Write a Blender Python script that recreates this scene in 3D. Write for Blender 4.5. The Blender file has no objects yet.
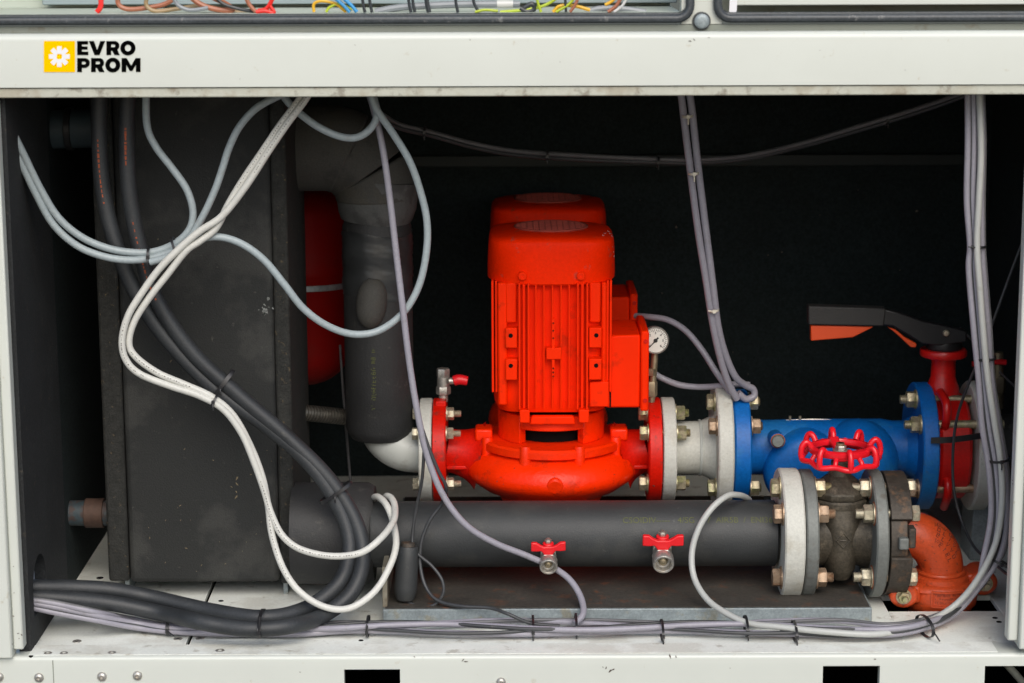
import bpy, bmesh, math, random
from mathutils import Vector as V, Matrix
random.seed(7)
R = math.radians
C = bpy.context.scene.collection
sc = bpy.context.scene

# ------------------------------------------------------------------ camera model
F_PX, TH, ROLL, CAM_D, CAM_H = 2200.0, R(11.3), R(0.2), 3.667, 1.293
_r0, _u0 = V((1, 0, 0)), V((0, math.sin(TH), math.cos(TH)))
FWD = V((0, math.cos(TH), -math.sin(TH)))
RIGHT = _r0 * math.cos(ROLL) - _u0 * math.sin(ROLL)
UP = _u0 * math.cos(ROLL) + _r0 * math.sin(ROLL)
CAM = V((0, -CAM_D, CAM_H))

def P(px, py, Y=None, z=None):
    """the place in the world, at depth Y or height z, of a measured spot of the photograph"""
    d = FWD * F_PX + RIGHT * (px - 512) + UP * (341.5 - py)
    t = (Y + CAM_D) / d.y if Y is not None else (z - CAM_H) / d.z
    return CAM + d * t

def S(Y, py=341):
    """metres per pixel at depth Y"""
    return (P(512, py, Y) - CAM).dot(FWD) / F_PX

# ------------------------------------------------------------------ mesh helpers
def frame(d):
    d = V(d).normalized()
    a = V((0, 0, 1)) if abs(d.z) < .9 else V((0, 1, 0))
    u = d.cross(a).normalized()
    return u, u.cross(d).normalized(), d

def spline(pts, n=8):
    """Catmull-Rom through the points"""
    p = [V(q) for q in pts]
    if len(p) < 3: return p
    p = [p[0] * 2 - p[1]] + p + [p[-1] * 2 - p[-2]]
    out = []
    for i in range(1, len(p) - 2):
        a, b, c, d = p[i - 1], p[i], p[i + 1], p[i + 2]
        for k in range(n):
            t = k / n
            out.append(.5 * (2 * b + (c - a) * t + (2 * a - 5 * b + 4 * c - d) * t * t + (3 * b - a - 3 * c + d) * t ** 3))
    out.append(p[-2])
    return out

class MB:
    def __init__(s): s.bm = bmesh.new()
    def _quads(s, rings, closed=True, cap=True, loop=False):
        bm = s.bm
        vr = [[bm.verts.new(q) for q in r] for r in rings]
        n = len(vr[0])
        m = len(vr)
        for i in range(m if loop else m - 1):
            a, b = vr[i], vr[(i + 1) % m]
            for k in range(n if closed else n - 1):
                try: bm.faces.new((a[k], a[(k + 1) % n], b[(k + 1) % n], b[k]))
                except ValueError: pass
        if cap and not loop:
            bm.faces.new(list(reversed(vr[0]))); bm.faces.new(vr[-1])
        return s
    def box(s, c, d, rot=None):
        c = V(c); h = V(d) * .5
        def q(x, y, z):
            v = V((x * h.x, y * h.y, z * h.z))
            return c + (rot @ v if rot else v)
        lo = [q(-1, -1, -1), q(1, -1, -1), q(1, 1, -1), q(-1, 1, -1)]
        hi = [q(-1, -1, 1), q(1, -1, 1), q(1, 1, 1), q(-1, 1, 1)]
        return s._quads([lo, hi])
    def span(s, x0, x1, y0, y1, z0, z1):
        return s.box(((x0 + x1) / 2, (y0 + y1) / 2, (z0 + z1) / 2), (abs(x1 - x0), abs(y1 - y0), abs(z1 - z0)))
    def cyl(s, p0, p1, r0, r1=None, seg=32):
        r1 = r0 if r1 is None else r1
        p0, p1 = V(p0), V(p1); u, v, w = frame(p1 - p0)
        ring = lambda p, r: [p + (u * math.cos(2 * math.pi * k / seg) + v * math.sin(2 * math.pi * k / seg)) * r for k in range(seg)]
        return s._quads([ring(p0, r0), ring(p1, r1)])
    def hexa(s, p0, p1, r, turn=0.0):
        p0, p1 = V(p0), V(p1); u, v, w = frame(p1 - p0)
        ring = lambda p, r: [p + (u * math.cos(math.pi * k / 3 + turn) + v * math.sin(math.pi * k / 3 + turn)) * r for k in range(6)]
        e = (p1 - p0) * .12
        return s._quads([ring(p0, r * .93), ring(p0 + e, r), ring(p1 - e, r), ring(p1, r * .93)])
    def lathe(s, prof, o, axis, seg=48, cap=True):
        """prof: (radius, height along the axis)"""
        o = V(o); u, v, w = frame(axis)
        return s._quads([[o + w * h + (u * math.cos(2 * math.pi * k / seg) + v * math.sin(2 * math.pi * k / seg)) * max(r, 1e-4)
                          for k in range(seg)] for r, h in prof], cap=cap)
    def ring(s, o, axis, r_in, r_out, h0, h1, seg=48, e=.001):
        """a flat ring with small chamfers"""
        o = V(o); u, v, w = frame(axis)
        prof = [(r_in, h0), (r_out - e, h0), (r_out, h0 + e), (r_out, h1 - e), (r_out - e, h1), (r_in, h1)]
        return s._quads([[o + w * h + (u * math.cos(2 * math.pi * k / seg) + v * math.sin(2 * math.pi * k / seg)) * r
                          for k in range(seg)] for r, h in prof], loop=True)
    def tube(s, pts, r, seg=12, n=8, smooth=True, closed=False, rf=None):
        p = spline(pts, n) if smooth else [V(q) for q in pts]
        m = len(p)
        if closed: p = p[:-1] if (p[0] - p[-1]).length < 1e-6 else p; m = len(p)
        tang = []
        for i in range(m):
            a = p[i - 1] if (i > 0 or closed) else p[i]
            b = p[(i + 1) % m] if (i < m - 1 or closed) else p[i]
            tang.append((b - a).normalized())
        u = frame(tang[0])[0]
        rings = []
        for i in range(m):
            t = tang[i]
            u = (u - t * u.dot(t)).normalized(); v = t.cross(u)
            rr = rf(i / (m - 1)) if rf else r
            rings.append([p[i] + (u * math.cos(2 * math.pi * k / seg) + v * math.sin(2 * math.pi * k / seg)) * rr for k in range(seg)])
        return s._quads(rings, loop=closed)
    def torus(s, o, axis, RR, r, seg=48, ss=12):
        o = V(o); u, v, w = frame(axis)
        rings = []
        for i in range(seg):
            a = 2 * math.pi * i / seg; d = u * math.cos(a) + v * math.sin(a)
            rings.append([o + d * (RR + r * math.cos(b)) + w * r * math.sin(b) for b in [2 * math.pi * k / ss for k in range(ss)]])
        return s._quads(rings, loop=True)
    def ball(s, o, r, sx=1, sy=1, sz=1, seg=24):
        prof = [(r * math.sin(math.pi * k / 14), -r * math.cos(math.pi * k / 14)) for k in range(15)]
        o = V(o)
        return s._quads([[o + V((rr * math.cos(2 * math.pi * k / seg) * sx, rr * math.sin(2 * math.pi * k / seg) * sy, h * sz)) if rr > 1e-5
                          else o + V((1e-4 * math.cos(2 * math.pi * k / seg), 1e-4 * math.sin(2 * math.pi * k / seg), h * sz)) for k in range(seg)] for rr, h in prof])
    def prism(s, poly, o, u, v, thick, holes=()):
        """poly of (a, b) in the plane (u, v) through o, given thickness along u x v"""
        o, u, v = V(o), V(u), V(v); w = u.cross(v).normalized() * thick
        bm = s.bm
        pts = [[o + u * a + v * b for a, b in q] for q in [poly] + list(holes)]
        if not holes:
            return s._quads([pts[0], [q + w for q in pts[0]]])
        edges = []
        for L in pts:
            vs = [bm.verts.new(q) for q in L]
            edges += [bm.edges.new((vs[i], vs[(i + 1) % len(vs)])) for i in range(len(vs))]
        res = bmesh.ops.triangle_fill(bm, use_beauty=True, edges=edges)
        faces = [g for g in res['geom'] if isinstance(g, bmesh.types.BMFace)]
        ex = bmesh.ops.extrude_face_region(bm, geom=faces)
        bmesh.ops.translate(bm, vec=w, verts=[g for g in ex['geom'] if isinstance(g, bmesh.types.BMVert)])
        return s
    def build(s, name, mat, parent=None, bevel=0, ang=38, label=None, cat=None, group=None, kind=None, bseg=2):
        bm = s.bm
        bmesh.ops.recalc_face_normals(bm, faces=bm.faces)
        for f in bm.faces: f.smooth = True
        lim = R(ang)
        for e in bm.edges:
            if len(e.link_faces) == 2 and e.calc_face_angle(0) > lim: e.smooth = False
        if parent is None:
            xs = [v.co for v in bm.verts]
            lo = V((min(q.x for q in xs), min(q.y for q in xs), min(q.z for q in xs)))
            hi = V((max(q.x for q in xs), max(q.y for q in xs), max(q.z for q in xs)))
            org = V(((lo.x + hi.x) / 2, (lo.y + hi.y) / 2, lo.z)); root = None
        else:
            root = parent
            while root.parent: root = root.parent
            org = V(root.location)
            if root.get('_baked'): pass
        bmesh.ops.translate(bm, vec=-org, verts=bm.verts)
        me = bpy.data.meshes.new(name); bm.to_mesh(me); bm.free()
        for m in (mat if isinstance(mat, (list, tuple)) else [mat]): me.materials.append(m)
        o = bpy.data.objects.new(name, me); C.objects.link(o)
        if parent is None: o.location = org
        else: o.parent = parent
        if bevel:
            b = o.modifiers.new('bevel', 'BEVEL'); b.width = bevel; b.segments = bseg; b.limit_method = 'ANGLE'; b.angle_limit = R(40)
        tag(o, label, cat, group, kind)
        return o

def tag(o, label=None, cat=None, group=None, kind=None):
    if label: o['label'] = label
    if cat: o['category'] = cat
    if group: o['group'] = group
    if kind: o['kind'] = kind
    return o

def thing(name, loc, label, cat, group=None):
    o = bpy.data.objects.new(name, None); C.objects.link(o)
    o.location = V(loc); o.empty_display_size = .05
    return tag(o, label, cat, group)

def copy_tree(o, parent=None):
    c = o.copy(); C.objects.link(c)
    if parent: c.parent = parent
    for ch in list(o.children): copy_tree(ch, c)
    return c

# ------------------------------------------------------------------ materials
def srgb(r, g, b):
    f = lambda c: (c / 255) / 12.92 if c / 255 <= .04045 else ((c / 255 + .055) / 1.055) ** 2.4
    return (f(r), f(g), f(b))

def M(name, col, rough=.5, metal=0.0, var=.12, vs=9.0, bump=0.0, bs=120.0, dirt=None, dirt2=None, spec=.5, rv=.12, coat=0.0, grain=0.0, gs=420.0):
    """painted / raw surface: tone variation, fine bump, and thresholded stains or specks of their own shape.
    dirt = (colour, scale, threshold, strength)"""
    m = bpy.data.materials.new(name); m.use_nodes = True
    nt = m.node_tree; N, L = nt.nodes, nt.links
    bs_ = N['Principled BSDF']
    tc = N.new('ShaderNodeTexCoord')
    nz = N.new('ShaderNodeTexNoise'); nz.inputs['Scale'].default_value = vs; nz.inputs['Detail'].default_value = 7; nz.inputs['Roughness'].default_value = .62
    L.new(tc.outputs['Object'], nz.inputs['Vector'])
    mx = N.new('ShaderNodeMix'); mx.data_type = 'RGBA'
    rp = N.new('ShaderNodeMapRange'); rp.inputs[1].default_value = .3; rp.inputs[2].default_value = .7
    L.new(nz.outputs['Fac'], rp.inputs[0]); L.new(rp.outputs[0], mx.inputs[0])
    mx.inputs[6].default_value = (*[c * (1 - var) for c in col], 1)
    mx.inputs[7].default_value = (*[min(1, c * (1 + var)) for c in col], 1)
    out = mx.outputs[2]
    for d in (dirt, dirt2):
        if not d: continue
        dc, ds, th, st = d
        n2 = N.new('ShaderNodeTexNoise'); n2.inputs['Scale'].default_value = ds; n2.inputs['Detail'].default_value = 5; n2.inputs['Roughness'].default_value = .65
        L.new(tc.outputs['Object'], n2.inputs['Vector'])
        r2 = N.new('ShaderNodeMapRange'); r2.inputs[1].default_value = th - .055; r2.inputs[2].default_value = th + .03; r2.inputs[4].default_value = st
        L.new(n2.outputs['Fac'], r2.inputs[0])
        m2 = N.new('ShaderNodeMix'); m2.data_type = 'RGBA'
        L.new(r2.outputs[0], m2.inputs[0]); L.new(out, m2.inputs[6]); m2.inputs[7].default_value = (*dc, 1)
        out = m2.outputs[2]
    if grain:
        n4 = N.new('ShaderNodeTexNoise'); n4.inputs['Scale'].default_value = gs; n4.inputs['Detail'].default_value = 3; n4.inputs['Roughness'].default_value = .7
        L.new(tc.outputs['Object'], n4.inputs['Vector'])
        r4 = N.new('ShaderNodeMapRange'); r4.inputs[1].default_value = .3; r4.inputs[2].default_value = .7; r4.inputs[3].default_value = 1 - grain; r4.inputs[4].default_value = 1 + grain
        L.new(n4.outputs['Fac'], r4.inputs[0])
        sc4 = N.new('ShaderNodeVectorMath'); sc4.operation = 'SCALE'
        L.new(out, sc4.inputs[0]); L.new(r4.outputs[0], sc4.inputs['Scale']); out = sc4.outputs[0]
    L.new(out, bs_.inputs['Base Color'])
    rr = N.new('ShaderNodeMapRange'); rr.inputs[3].default_value = max(.05, rough - rv); rr.inputs[4].default_value = min(1, rough + rv)
    L.new(nz.outputs['Fac'], rr.inputs[0]); L.new(rr.outputs[0], bs_.inputs['Roughness'])
    bs_.inputs['Metallic'].default_value = metal
    bs_.inputs['Specular IOR Level'].default_value = spec
    bs_.inputs['Coat Weight'].default_value = coat
    if bump:
        n3 = N.new('ShaderNodeTexNoise'); n3.inputs['Scale'].default_value = bs; n3.inputs['Detail'].default_value = 4
        L.new(tc.outputs['Object'], n3.inputs['Vector'])
        b = N.new('ShaderNodeBump'); b.inputs['Strength'].default_value = bump; b.inputs['Distance'].default_value = .002
        L.new(n3.outputs['Fac'], b.inputs['Height']); L.new(b.outputs[0], bs_.inputs['Normal'])
    return m

BROWN = (.10, .065, .035)
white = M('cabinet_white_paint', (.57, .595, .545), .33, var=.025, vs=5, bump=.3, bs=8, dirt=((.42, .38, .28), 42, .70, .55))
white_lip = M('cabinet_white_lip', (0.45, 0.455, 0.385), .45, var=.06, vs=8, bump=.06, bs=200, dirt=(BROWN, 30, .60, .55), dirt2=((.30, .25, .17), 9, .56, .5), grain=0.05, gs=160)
white_toplit = M('white_paint_toplit', (0.82, 0.845, 0.785), .42, var=.07, vs=6, bump=.1, bs=220, dirt=((.22, .17, .10), 26, .655, .45), dirt2=((.40, .36, .27), 7, .56, .28), grain=0.06, gs=200)  # same paint as the frame, lightened to stand in for light from above
recess_paint = M('recess_grey_green_paint', (0.22, 0.24, 0.205), .5, var=.06, dirt=((.14, .11, .07), 22, .63, .5))
rubber = M('gasket_rubber', (.045, .052, .058), .42, var=.2, vs=20, dirt=((.25, .25, .24), 70, .68, .5), grain=0.3, gs=200)
foam = M('tank_foam', (.0182, .0194, .0188), .82, var=.16, vs=7, bump=.55, bs=330, dirt=((.10, .095, .085), 75, .715, .6), dirt2=((.052, .052, .048), 5, .56, .5), spec=.4, grain=0.2, gs=330)
foam_edge = M('cut_foam_edge', (.024, .0245, .0225), .9, var=.35, vs=60, bump=.8, bs=260, dirt=((.15, .11, .06), 90, .67, .6), spec=.3, grain=0.3, gs=300)
foam_pipe = M('pipe_foam', (0.0225, 0.023, 0.0235), .62, var=.2, vs=9, bump=.35, bs=300, dirt=((.085, .08, .07), 34, .66, .5), spec=.5, grain=0.2, gs=300)
foam_dusty_lit = M('dusty_lit_elbow_foam', (0.06, 0.058, 0.052), .8, var=.1, vs=9, bump=.3, bs=240, dirt=((.075, .068, .05), 12, .58, .5), dirt2=((.018, .018, .018), 16, .64, .4), grain=.2, gs=300)  # dusty grey, base lightened to make up for weak light under the ceiling
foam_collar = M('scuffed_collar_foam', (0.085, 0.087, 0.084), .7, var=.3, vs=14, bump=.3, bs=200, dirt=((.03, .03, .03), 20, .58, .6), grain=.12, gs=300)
foam_smooth = M('manifold_foam', (0.031, 0.0335, 0.0345), .55, var=.14, vs=14, bump=.25, bs=380, dirt=((.12, .12, .11), 95, .71, .7), dirt2=((.055, .055, .05), 12, .58, .4), spec=.5, grain=0.15, gs=420)
wall_black = M('wall_black_foam', (0.014, 0.021, 0.0215), .9, var=.2, vs=4, bump=.4, bs=200, dirt=((.06, .05, .04), 60, .745, .5), spec=.25, grain=0.4, gs=160)
partition_black = M('partition_black', (0.018, 0.0195, 0.0205), .8, var=.2, vs=10, bump=.5, bs=240, dirt=((.09, .07, .045), 48, .69, .5), spec=.35, grain=0.5, gs=260)
red = M('pump_red_paint', (0.9, 0.025, 0.0), .5, var=.05, vs=10, bump=.12, bs=90, dirt=((.42, .022, .004), 16, .64, .5), spec=.08)
red_cast = M('pump_red_casting', (0.86, 0.026, 0.0), .36, var=.08, vs=14, bump=.55, bs=75, dirt=((.30, .018, .006), 20, .645, .55), dirt2=((.70, .03, .004), 9, .58, .4), spec=.22, grain=.05, gs=200)
red_top = M('pump_red_dusty', (0.92, 0.024, 0.0), .5, var=.06, vs=10, spec=.06, dirt=((.22, .10, .07), 34, .66, .45), bump=.1, bs=90, grain=0.06, gs=200)
red_dark = M('flange_red_paint', (0.6, 0.0075, 0.001), .42, spec=.25, var=.12, vs=14, bump=.2, bs=70, dirt=((.10, .03, .02), 22, .62, .6), grain=0.14, gs=180)
red_valve = M('valve_red_paint', (0.56, 0.009, 0.007), .32, var=.08, vs=14, bump=.25, bs=60, spec=.5, grain=0.12, gs=180)
red_wheel = M('wheel_red_enamel', (0.74, 0.011, 0.021), .25, var=.05, bump=.1, bs=60)
red_handle = M('handle_red_plastic', (0.72, 0.01, 0.016), .38, var=.05)
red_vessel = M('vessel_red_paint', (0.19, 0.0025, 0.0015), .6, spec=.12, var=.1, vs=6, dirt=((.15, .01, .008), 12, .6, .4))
grille_m = M('dusty_grille', (0.3, 0.045, 0.028), .8, var=.3, vs=40, bump=.3)
blue = M('valve_blue_paint', (0.002, 0.112, 0.4), .45, spec=.35, var=.14, vs=10, bump=.3, bs=60, dirt=((.02, .16, .36), 8, .56, .5), dirt2=((.05, .08, .10), 45, .70, .5), grain=0.16, gs=180)
orange_paint = M('elbow_orange_paint', (0.53, 0.067, 0.016), .38, var=.12, vs=14, bump=.35, bs=55, dirt=((.10, .028, .012), 38, .645, .7), dirt2=((.40, .05, .014), 10, .57, .4), grain=0.16, gs=200)
trigger_o = M('trigger_orange', (0.72, 0.07, 0.008), .5, var=.06)
iron = M('cast_iron_bronze', (0.06, 0.051, 0.037), .55, metal=.35, var=.3, vs=20, bump=.7, bs=70, dirt=((.17, .14, .10), 30, .61, .5), grain=0.4, gs=220)
iron_grey = M('grey_flange_iron', (0.165, 0.175, 0.165), .6, metal=.3, var=.16, vs=22, bump=.4, bs=90, dirt=((.09, .07, .05), 30, .62, .5), grain=0.12, gs=240)
iron_brown = M('brown_adaptor_iron', (0.055, 0.046, 0.037), .6, metal=.3, var=.3, vs=26, bump=.6, bs=70, dirt=((.17, .09, .045), 30, .6, .5), grain=0.3, gs=200)
white_cast = M('white_cast_flange', (0.52, 0.52, 0.47), .55, var=.06, vs=14, bump=.5, bs=110, dirt=((.20, .17, .13), 50, .69, .55), dirt2=((.36, .33, .26), 12, .60, .45), grain=0.09, gs=240)
white_plastic = M('white_elbow_plastic', (0.5, 0.52, 0.49), .35, var=.06, dirt=((.3, .28, .24), 25, .64, .4))
zinc = M('zinc_yellow_bolt', (0.46, 0.4, 0.27), .46, metal=.75, var=.22, vs=60, bump=.15, bs=200, dirt=((.35, .38, .16), 50, .57, .6), grain=0.3, gs=200)
zinc_pale = M('zinc_pale_bolt', (.48, .44, .33), .48, metal=.7, var=.2, vs=60, bump=.15, bs=200, dirt=((.45, .28, .18), 60, .60, .5), grain=0.25, gs=200)
zinc_rosy = M('zinc_tarnished_bolt', (.40, .29, .20), .5, metal=.65, var=.3, vs=60, bump=.2, bs=160, dirt=((.20, .10, .05), 50, .6, .7))
steel = M('nickel_steel', (.46, .44, .40), .45, metal=.8, var=.16, vs=40, bump=.1, bs=160, dirt=((.25, .19, .12), 50, .63, .5), grain=0.25, gs=200)
brass_dirty = M('dirty_brass', (.36, .30, .20), .45, metal=.8, var=.25, vs=45)
rusty = M('rust_edge', (.33, .09, .03), .8, var=.3, vs=60)
galv = M('galvanised_sheet', (0.26, 0.3, 0.31), .5, metal=.35, var=.18, vs=38, bump=.1, bs=120, dirt=((.27, .24, .16), 20, .62, .6), grain=0.2, gs=180)
tray_top_m = M('tray_rusty_shaded_top', (0.045, 0.04, 0.033), .75, var=.25, vs=12, bump=.35, bs=120, dirt=((.13, .05, .022), 24, .62, .7), dirt2=((.045, .038, .03), 5, .52, .6), grain=0.3, gs=160)  # rusty top, base colour darkened for the shade under the pipe
c_grey = M('cable_grey_blue', (0.31, 0.36, 0.375), .42, var=.05, vs=16, dirt=((.22, .21, .19), 45, .66, .35), grain=0.1, gs=180)
c_lilac = M('cable_lilac_grey', (0.275, 0.265, 0.305), .42, var=.06, vs=16, dirt=((.2, .19, .18), 40, .65, .4), grain=0.07, gs=180)
c_pale = M('cable_pale_grey', (0.42, 0.43, 0.41), .42, var=.05, vs=16, dirt=((.28, .26, .22), 40, .66, .35))
c_white = M('cable_white', (.56, .56, .52), .45, var=.05, vs=16, dirt=((.30, .28, .25), 50, .68, .4), grain=0.05, gs=180)
c_dark = M('cable_dark', (.040, .042, .045), .42, var=.2, vs=20, dirt=((.12, .11, .10), 60, .68, .5))
c_mid = M('cable_smoke_grey', (.11, .11, .115), .45, var=.15, vs=20)
hose_m = M('hose_black', (0.026, 0.029, 0.032), .52, var=.2, vs=14, bump=.15, bs=300, dirt=((.08, .075, .065), 60, .68, .45), grain=0.25, gs=300)
tie_m = M('tie_black_nylon', (.016, .016, .018), .38)
tie_w = M('tie_white_nylon', (.62, .58, .48), .4)
tape_m = M('black_tape', (.028, .030, .031), .36, var=.25, vs=30, bump=.35, bs=45, spec=.6)
black_plastic = M('black_plastic', (.014, .014, .015), .42, var=.2)
black_lever = M('lever_black_grip', (0.026, 0.025, 0.024), .6, var=.2, bump=.3, bs=200)
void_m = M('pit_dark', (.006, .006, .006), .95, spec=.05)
decal_y = M('decal_yellow', (.98, .52, .0), .45, var=.0, spec=0)
decal_k = M('decal_black', (.002, .002, .002), .9, var=.0, spec=0)
decal_w = M('decal_white', (.74, .74, .76), .45, var=.0, spec=0)
print_y = M('olive_print', (0.085, 0.095, 0.025), .7, var=.3, vs=160)
print_o = M('orange_print', (.36, .07, .02), .7, var=.3, vs=160)
ink_soft = M('cable_print_grey', (.12, .115, .11), .6, var=.2)
gauge_face = M('gauge_face', (.72, .72, .66), .4, var=.02)
steel_hose = M('braided_steel', (0.17, 0.16, 0.14), .45, metal=.8, var=.2, vs=80)
blue_rust = M('blue_rusty_pipe', (.04, .06, .07), .6, var=.4, vs=30, bump=.4, dirt=((.07, .032, .02), 40, .52, .7))
duct_m = M('wiring_duct_grey', (.27, .33, .35), .5, var=.05)
plate_m = M('mounting_plate', (.52, .57, .50), .5, var=.05)
ink = M('ink_black', (.01, .01, .01), .6, var=0)
ground_m = M('asphalt_ground', (.15, .15, .145), .9, var=.2, vs=3)
def wire_mat(n, c): return M(n, c, .4, var=.08)
w_red, w_cop, w_brown, w_yg, w_yel, w_blu, w_blk, w_gry, w_wht, w_orange = (
    wire_mat('wire_red', (.75, .02, .012)), wire_mat('wire_copper', (.36, .13, .07)), wire_mat('wire_beige', (.33, .23, .12)),
    wire_mat('wire_yellow_green', (.42, .52, .03)), wire_mat('wire_yellow', (.75, .42, .02)), wire_mat('wire_blue', (.04, .30, .62)),
    wire_mat('wire_black', (.03, .035, .04)), wire_mat('wire_grey', (.24, .26, .28)), wire_mat('wire_white', (.6, .6, .58)),
    wire_mat('wire_orange', (.62, .2, .03)))

# ------------------------------------------------------------------ main levels
ZB0 = P(512, 96.5, 0).z      # underside of the beam
ZB1 = P(512, 86, 0).z        # groove
ZB2 = P(512, 32.5, 0).z      # top of the beam
CEIL = ZB0 + .022
XL, XR = -1.25, 1.25         # cabinet ends
XIL, XIR = P(31, 640, .03).x - .004, P(985, 300, 1.24).x       # inner walls
YB = 1.24                    # back wall
SEAM_X0 = P(186, 646, z=0).x

# ------------------------------------------------------------------ the setting
MB().span(-12, 12, -14, 12, -.37, -.35).build('ground', ground_m, kind='structure')
# floor sheet with the cut-out under the elbow and a seam gap
hx0, hx1, hy0, hy1 = P(886, 606, z=0).x, P(996, 603, z=0).x, .243, .335
f = MB()
y0 = .062
sg = .0035
xs = SEAM_X0
f.span(XIL, xs - sg, y0, YB, -.012, -.002)
f.span(xs + sg, hx0, y0, YB, -.012, -.002)
f.span(hx1, XIR, y0, YB, -.012, -.002)
f.span(hx0, hx1, y0, hy0, -.012, -.002)
f.span(hx0, hx1, hy1, YB, -.012, -.002)
f.build('floor', white_toplit, kind='structure', bevel=.0012)
MB().span(XIL, XIR, y0, YB, -.2, -.19).build('pit_floor', void_m, kind='structure')
bw = MB().span(XIL, XIR, YB, YB + .03, -.19, CEIL)
bw.build('back_wall', wall_black, kind='structure')
MB().span(XIL - .03, XIL, .361, YB + .03, -.19, CEIL).build('left_wall', wall_black, kind='structure')
MB().span(XIR, XIR + .03, .06, YB + .03, -.19, CEIL).build('right_wall', wall_black, kind='structure')
MB().span(XIL, XIR, .03, YB, CEIL, CEIL + .02).build('ceiling', wall_black, kind='structure')
# ledge along the back wall
zl = P(700, 160, YB - .02).z
lg = MB().span(P(380, 160, YB).x, P(962, 160, YB).x, YB - .025, YB, zl - .014, zl + .012)
lg.build('wall_ledge', M('ledge_dark_teal', (.024, .032, .032), .7, var=.2), bevel=.003,
         label='dark narrow ledge running along the black back wall', cat='ledge')

# ------------------------------------------------------------------ cabinet frame
cab = thing('cabinet_frame', (0, 0, -.35), 'white painted steel cabinet frame around the open pump compartment', 'cabinet frame')
# cross beam, profile in (Y, z)
prof = [(0, ZB1)]
rr = .011
prof += [(rr - rr * math.cos(a), ZB2 - rr + rr * math.sin(a)) for a in [R(t) for t in range(0, 91, 15)]]
prof += [(.021, ZB2), (.021, ZB1)]
b = MB().prism(prof, (XL, 0, 0), (0, 1, 0), (0, 0, 1), XR - XL)
beam = b.build('cross_beam', white, cab, ang=30)
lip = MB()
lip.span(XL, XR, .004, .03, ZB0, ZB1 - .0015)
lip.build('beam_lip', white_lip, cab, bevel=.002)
# recessed strip above the beam and window gaskets
zg = P(400, 19.5, .03).z
zc = P(400, 24.5, .034).z
rs = MB(); rs.span(XL, XR, .036, .05, ZB2 - .02, zc - .002)
rs.build('recess_strip', recess_paint, cab)
TOPZ = 1.42
xg0, xg1, xg2 = P(694, 15, .03).x, P(714, 15, .03).x, 1.2
xgl = P(-30, 15, .03).x
pl = MB()
mx0, mx1 = P(681, 15, .04).x, P(722, 15, .04).x
pl.span(mx0, mx1, .038, .07, zc - .0015, TOPZ)
pl.build('mullion', white, cab, bevel=.001)
def gasket_path(x0, x1, zlow, ztop, Y, r):
    pts = [(x0, Y, ztop), (x0, Y, zlow + r)]
    for t in range(1, 7):
        a = R(180 + 15 * t); pts.append((x0 + r + r * math.cos(a), Y, zlow + r + r * math.sin(a)))
    pts.append((x1 - r, Y, zlow))
    for t in range(1, 7):
        a = R(270 + 15 * t); pts.append((x1 - r + r * math.cos(a), Y, zlow + r + r * math.sin(a)))
    pts.append((x1, Y, ztop))
    return pts
def gasket(x0, x1):
    g = MB()
    pts = gasket_path(x0, x1, zg, TOPZ, .03, .022)
    g.tube(pts, .0075, seg=10, smooth=False)
    g.tube([(p[0] + 0, p[1] + .006, p[2] + .005) for p in pts], .005, seg=8, smooth=False)
    return g.build('window_gasket', rubber, cab)
gasket(P(-40, 15, .03).x, P(690, 15, .03).x)
gasket(P(717.5, 15, .03).x, 1.21)
# upper compartment shell
zf = P(300, 13.5, .05).z
up = MB()
up.span(XL, mx0, .052, .30, zf - .01, zf)
up.span(XL, mx0, .30, .31, zf, TOPZ)
up.build('upper_back_plate', plate_m, cab)
up = MB(); up.span(XL, XR, .034, .33, TOPZ, TOPZ + .02); up.span(XL, XL + .02, .07, .30, zf, TOPZ); up.span(XR - .02, XR, .07, .30, zf, TOPZ)
up.build('upper_shell', white, cab)
zd = P(300, 3.5, .28).z
up = MB(); up.span(P(45, 0, .28).x, P(676, 0, .28).x, .255, .299, zd, zd + .07)
up.build('wiring_duct', duct_m, cab, bevel=.002)
zr0 = P(850, 5.2, .045).z
up = MB(); up.span(P(735, 0, .05).x, 1.2, .045, .06, zr0, TOPZ); up.build('window_cover', white, cab, bevel=.002)
up = MB(); up.span(mx1, XR - .02, .12, .13, zf - .01, TOPZ); up.span(mx1, XR - .02, .06, .12, zf - .01, zf - .004)
up.build('window_backing', recess_paint, cab)
up = MB().prism([(0, 0), (.012, -.004), (.014, .03), (.001, .03)], P(729, 12.5, .042), (1, 0, 0), (0, 0, 1), .002)
up.build('paper_tab', decal_w, cab)
# central bolt on the mullion
bc = P(701.5, 21, .036)
bo = MB(); bo.cyl(bc, bc + V((0, -.006, 0)), .0155, .0145, 32); bo.build('washer', rubber, cab)
bo = MB(); bo.lathe([(.0125, 0), (.0125, .004), (.010, .0065), (.006, .0072), (0, .0075)], bc + V((0, -.0055, 0)), (0, -1, 0), 32); bo.build('bolt_cap', galv, cab)
# left and right posts
def post(side):
    q = MB(); s = 1 if side < 0 else -1
    if side < 0:
        xi, xm, xe = P(23.5, 640, .004).x, P(12.5, 645, -.004).x, XL
        zb = P(18, 650, .0).z
    else:
        xi, xm, xe = P(1007.5, 630, .004).x, P(1018.5, 640, -.004).x, XR
        zb = P(1012, 641, .0).z
    a, c = min(xm, xe), max(xm, xe)
    q.span(a, c, -.012, .03, zb - .012, ZB0 - .003)
    a, c = min(xm, xi), max(xm, xi)
    q.span(a, c, .0, .028, zb, ZB0 - .003)
    return q.build('post', white, cab, bevel=.003)
post(-1); post(1)
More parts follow.
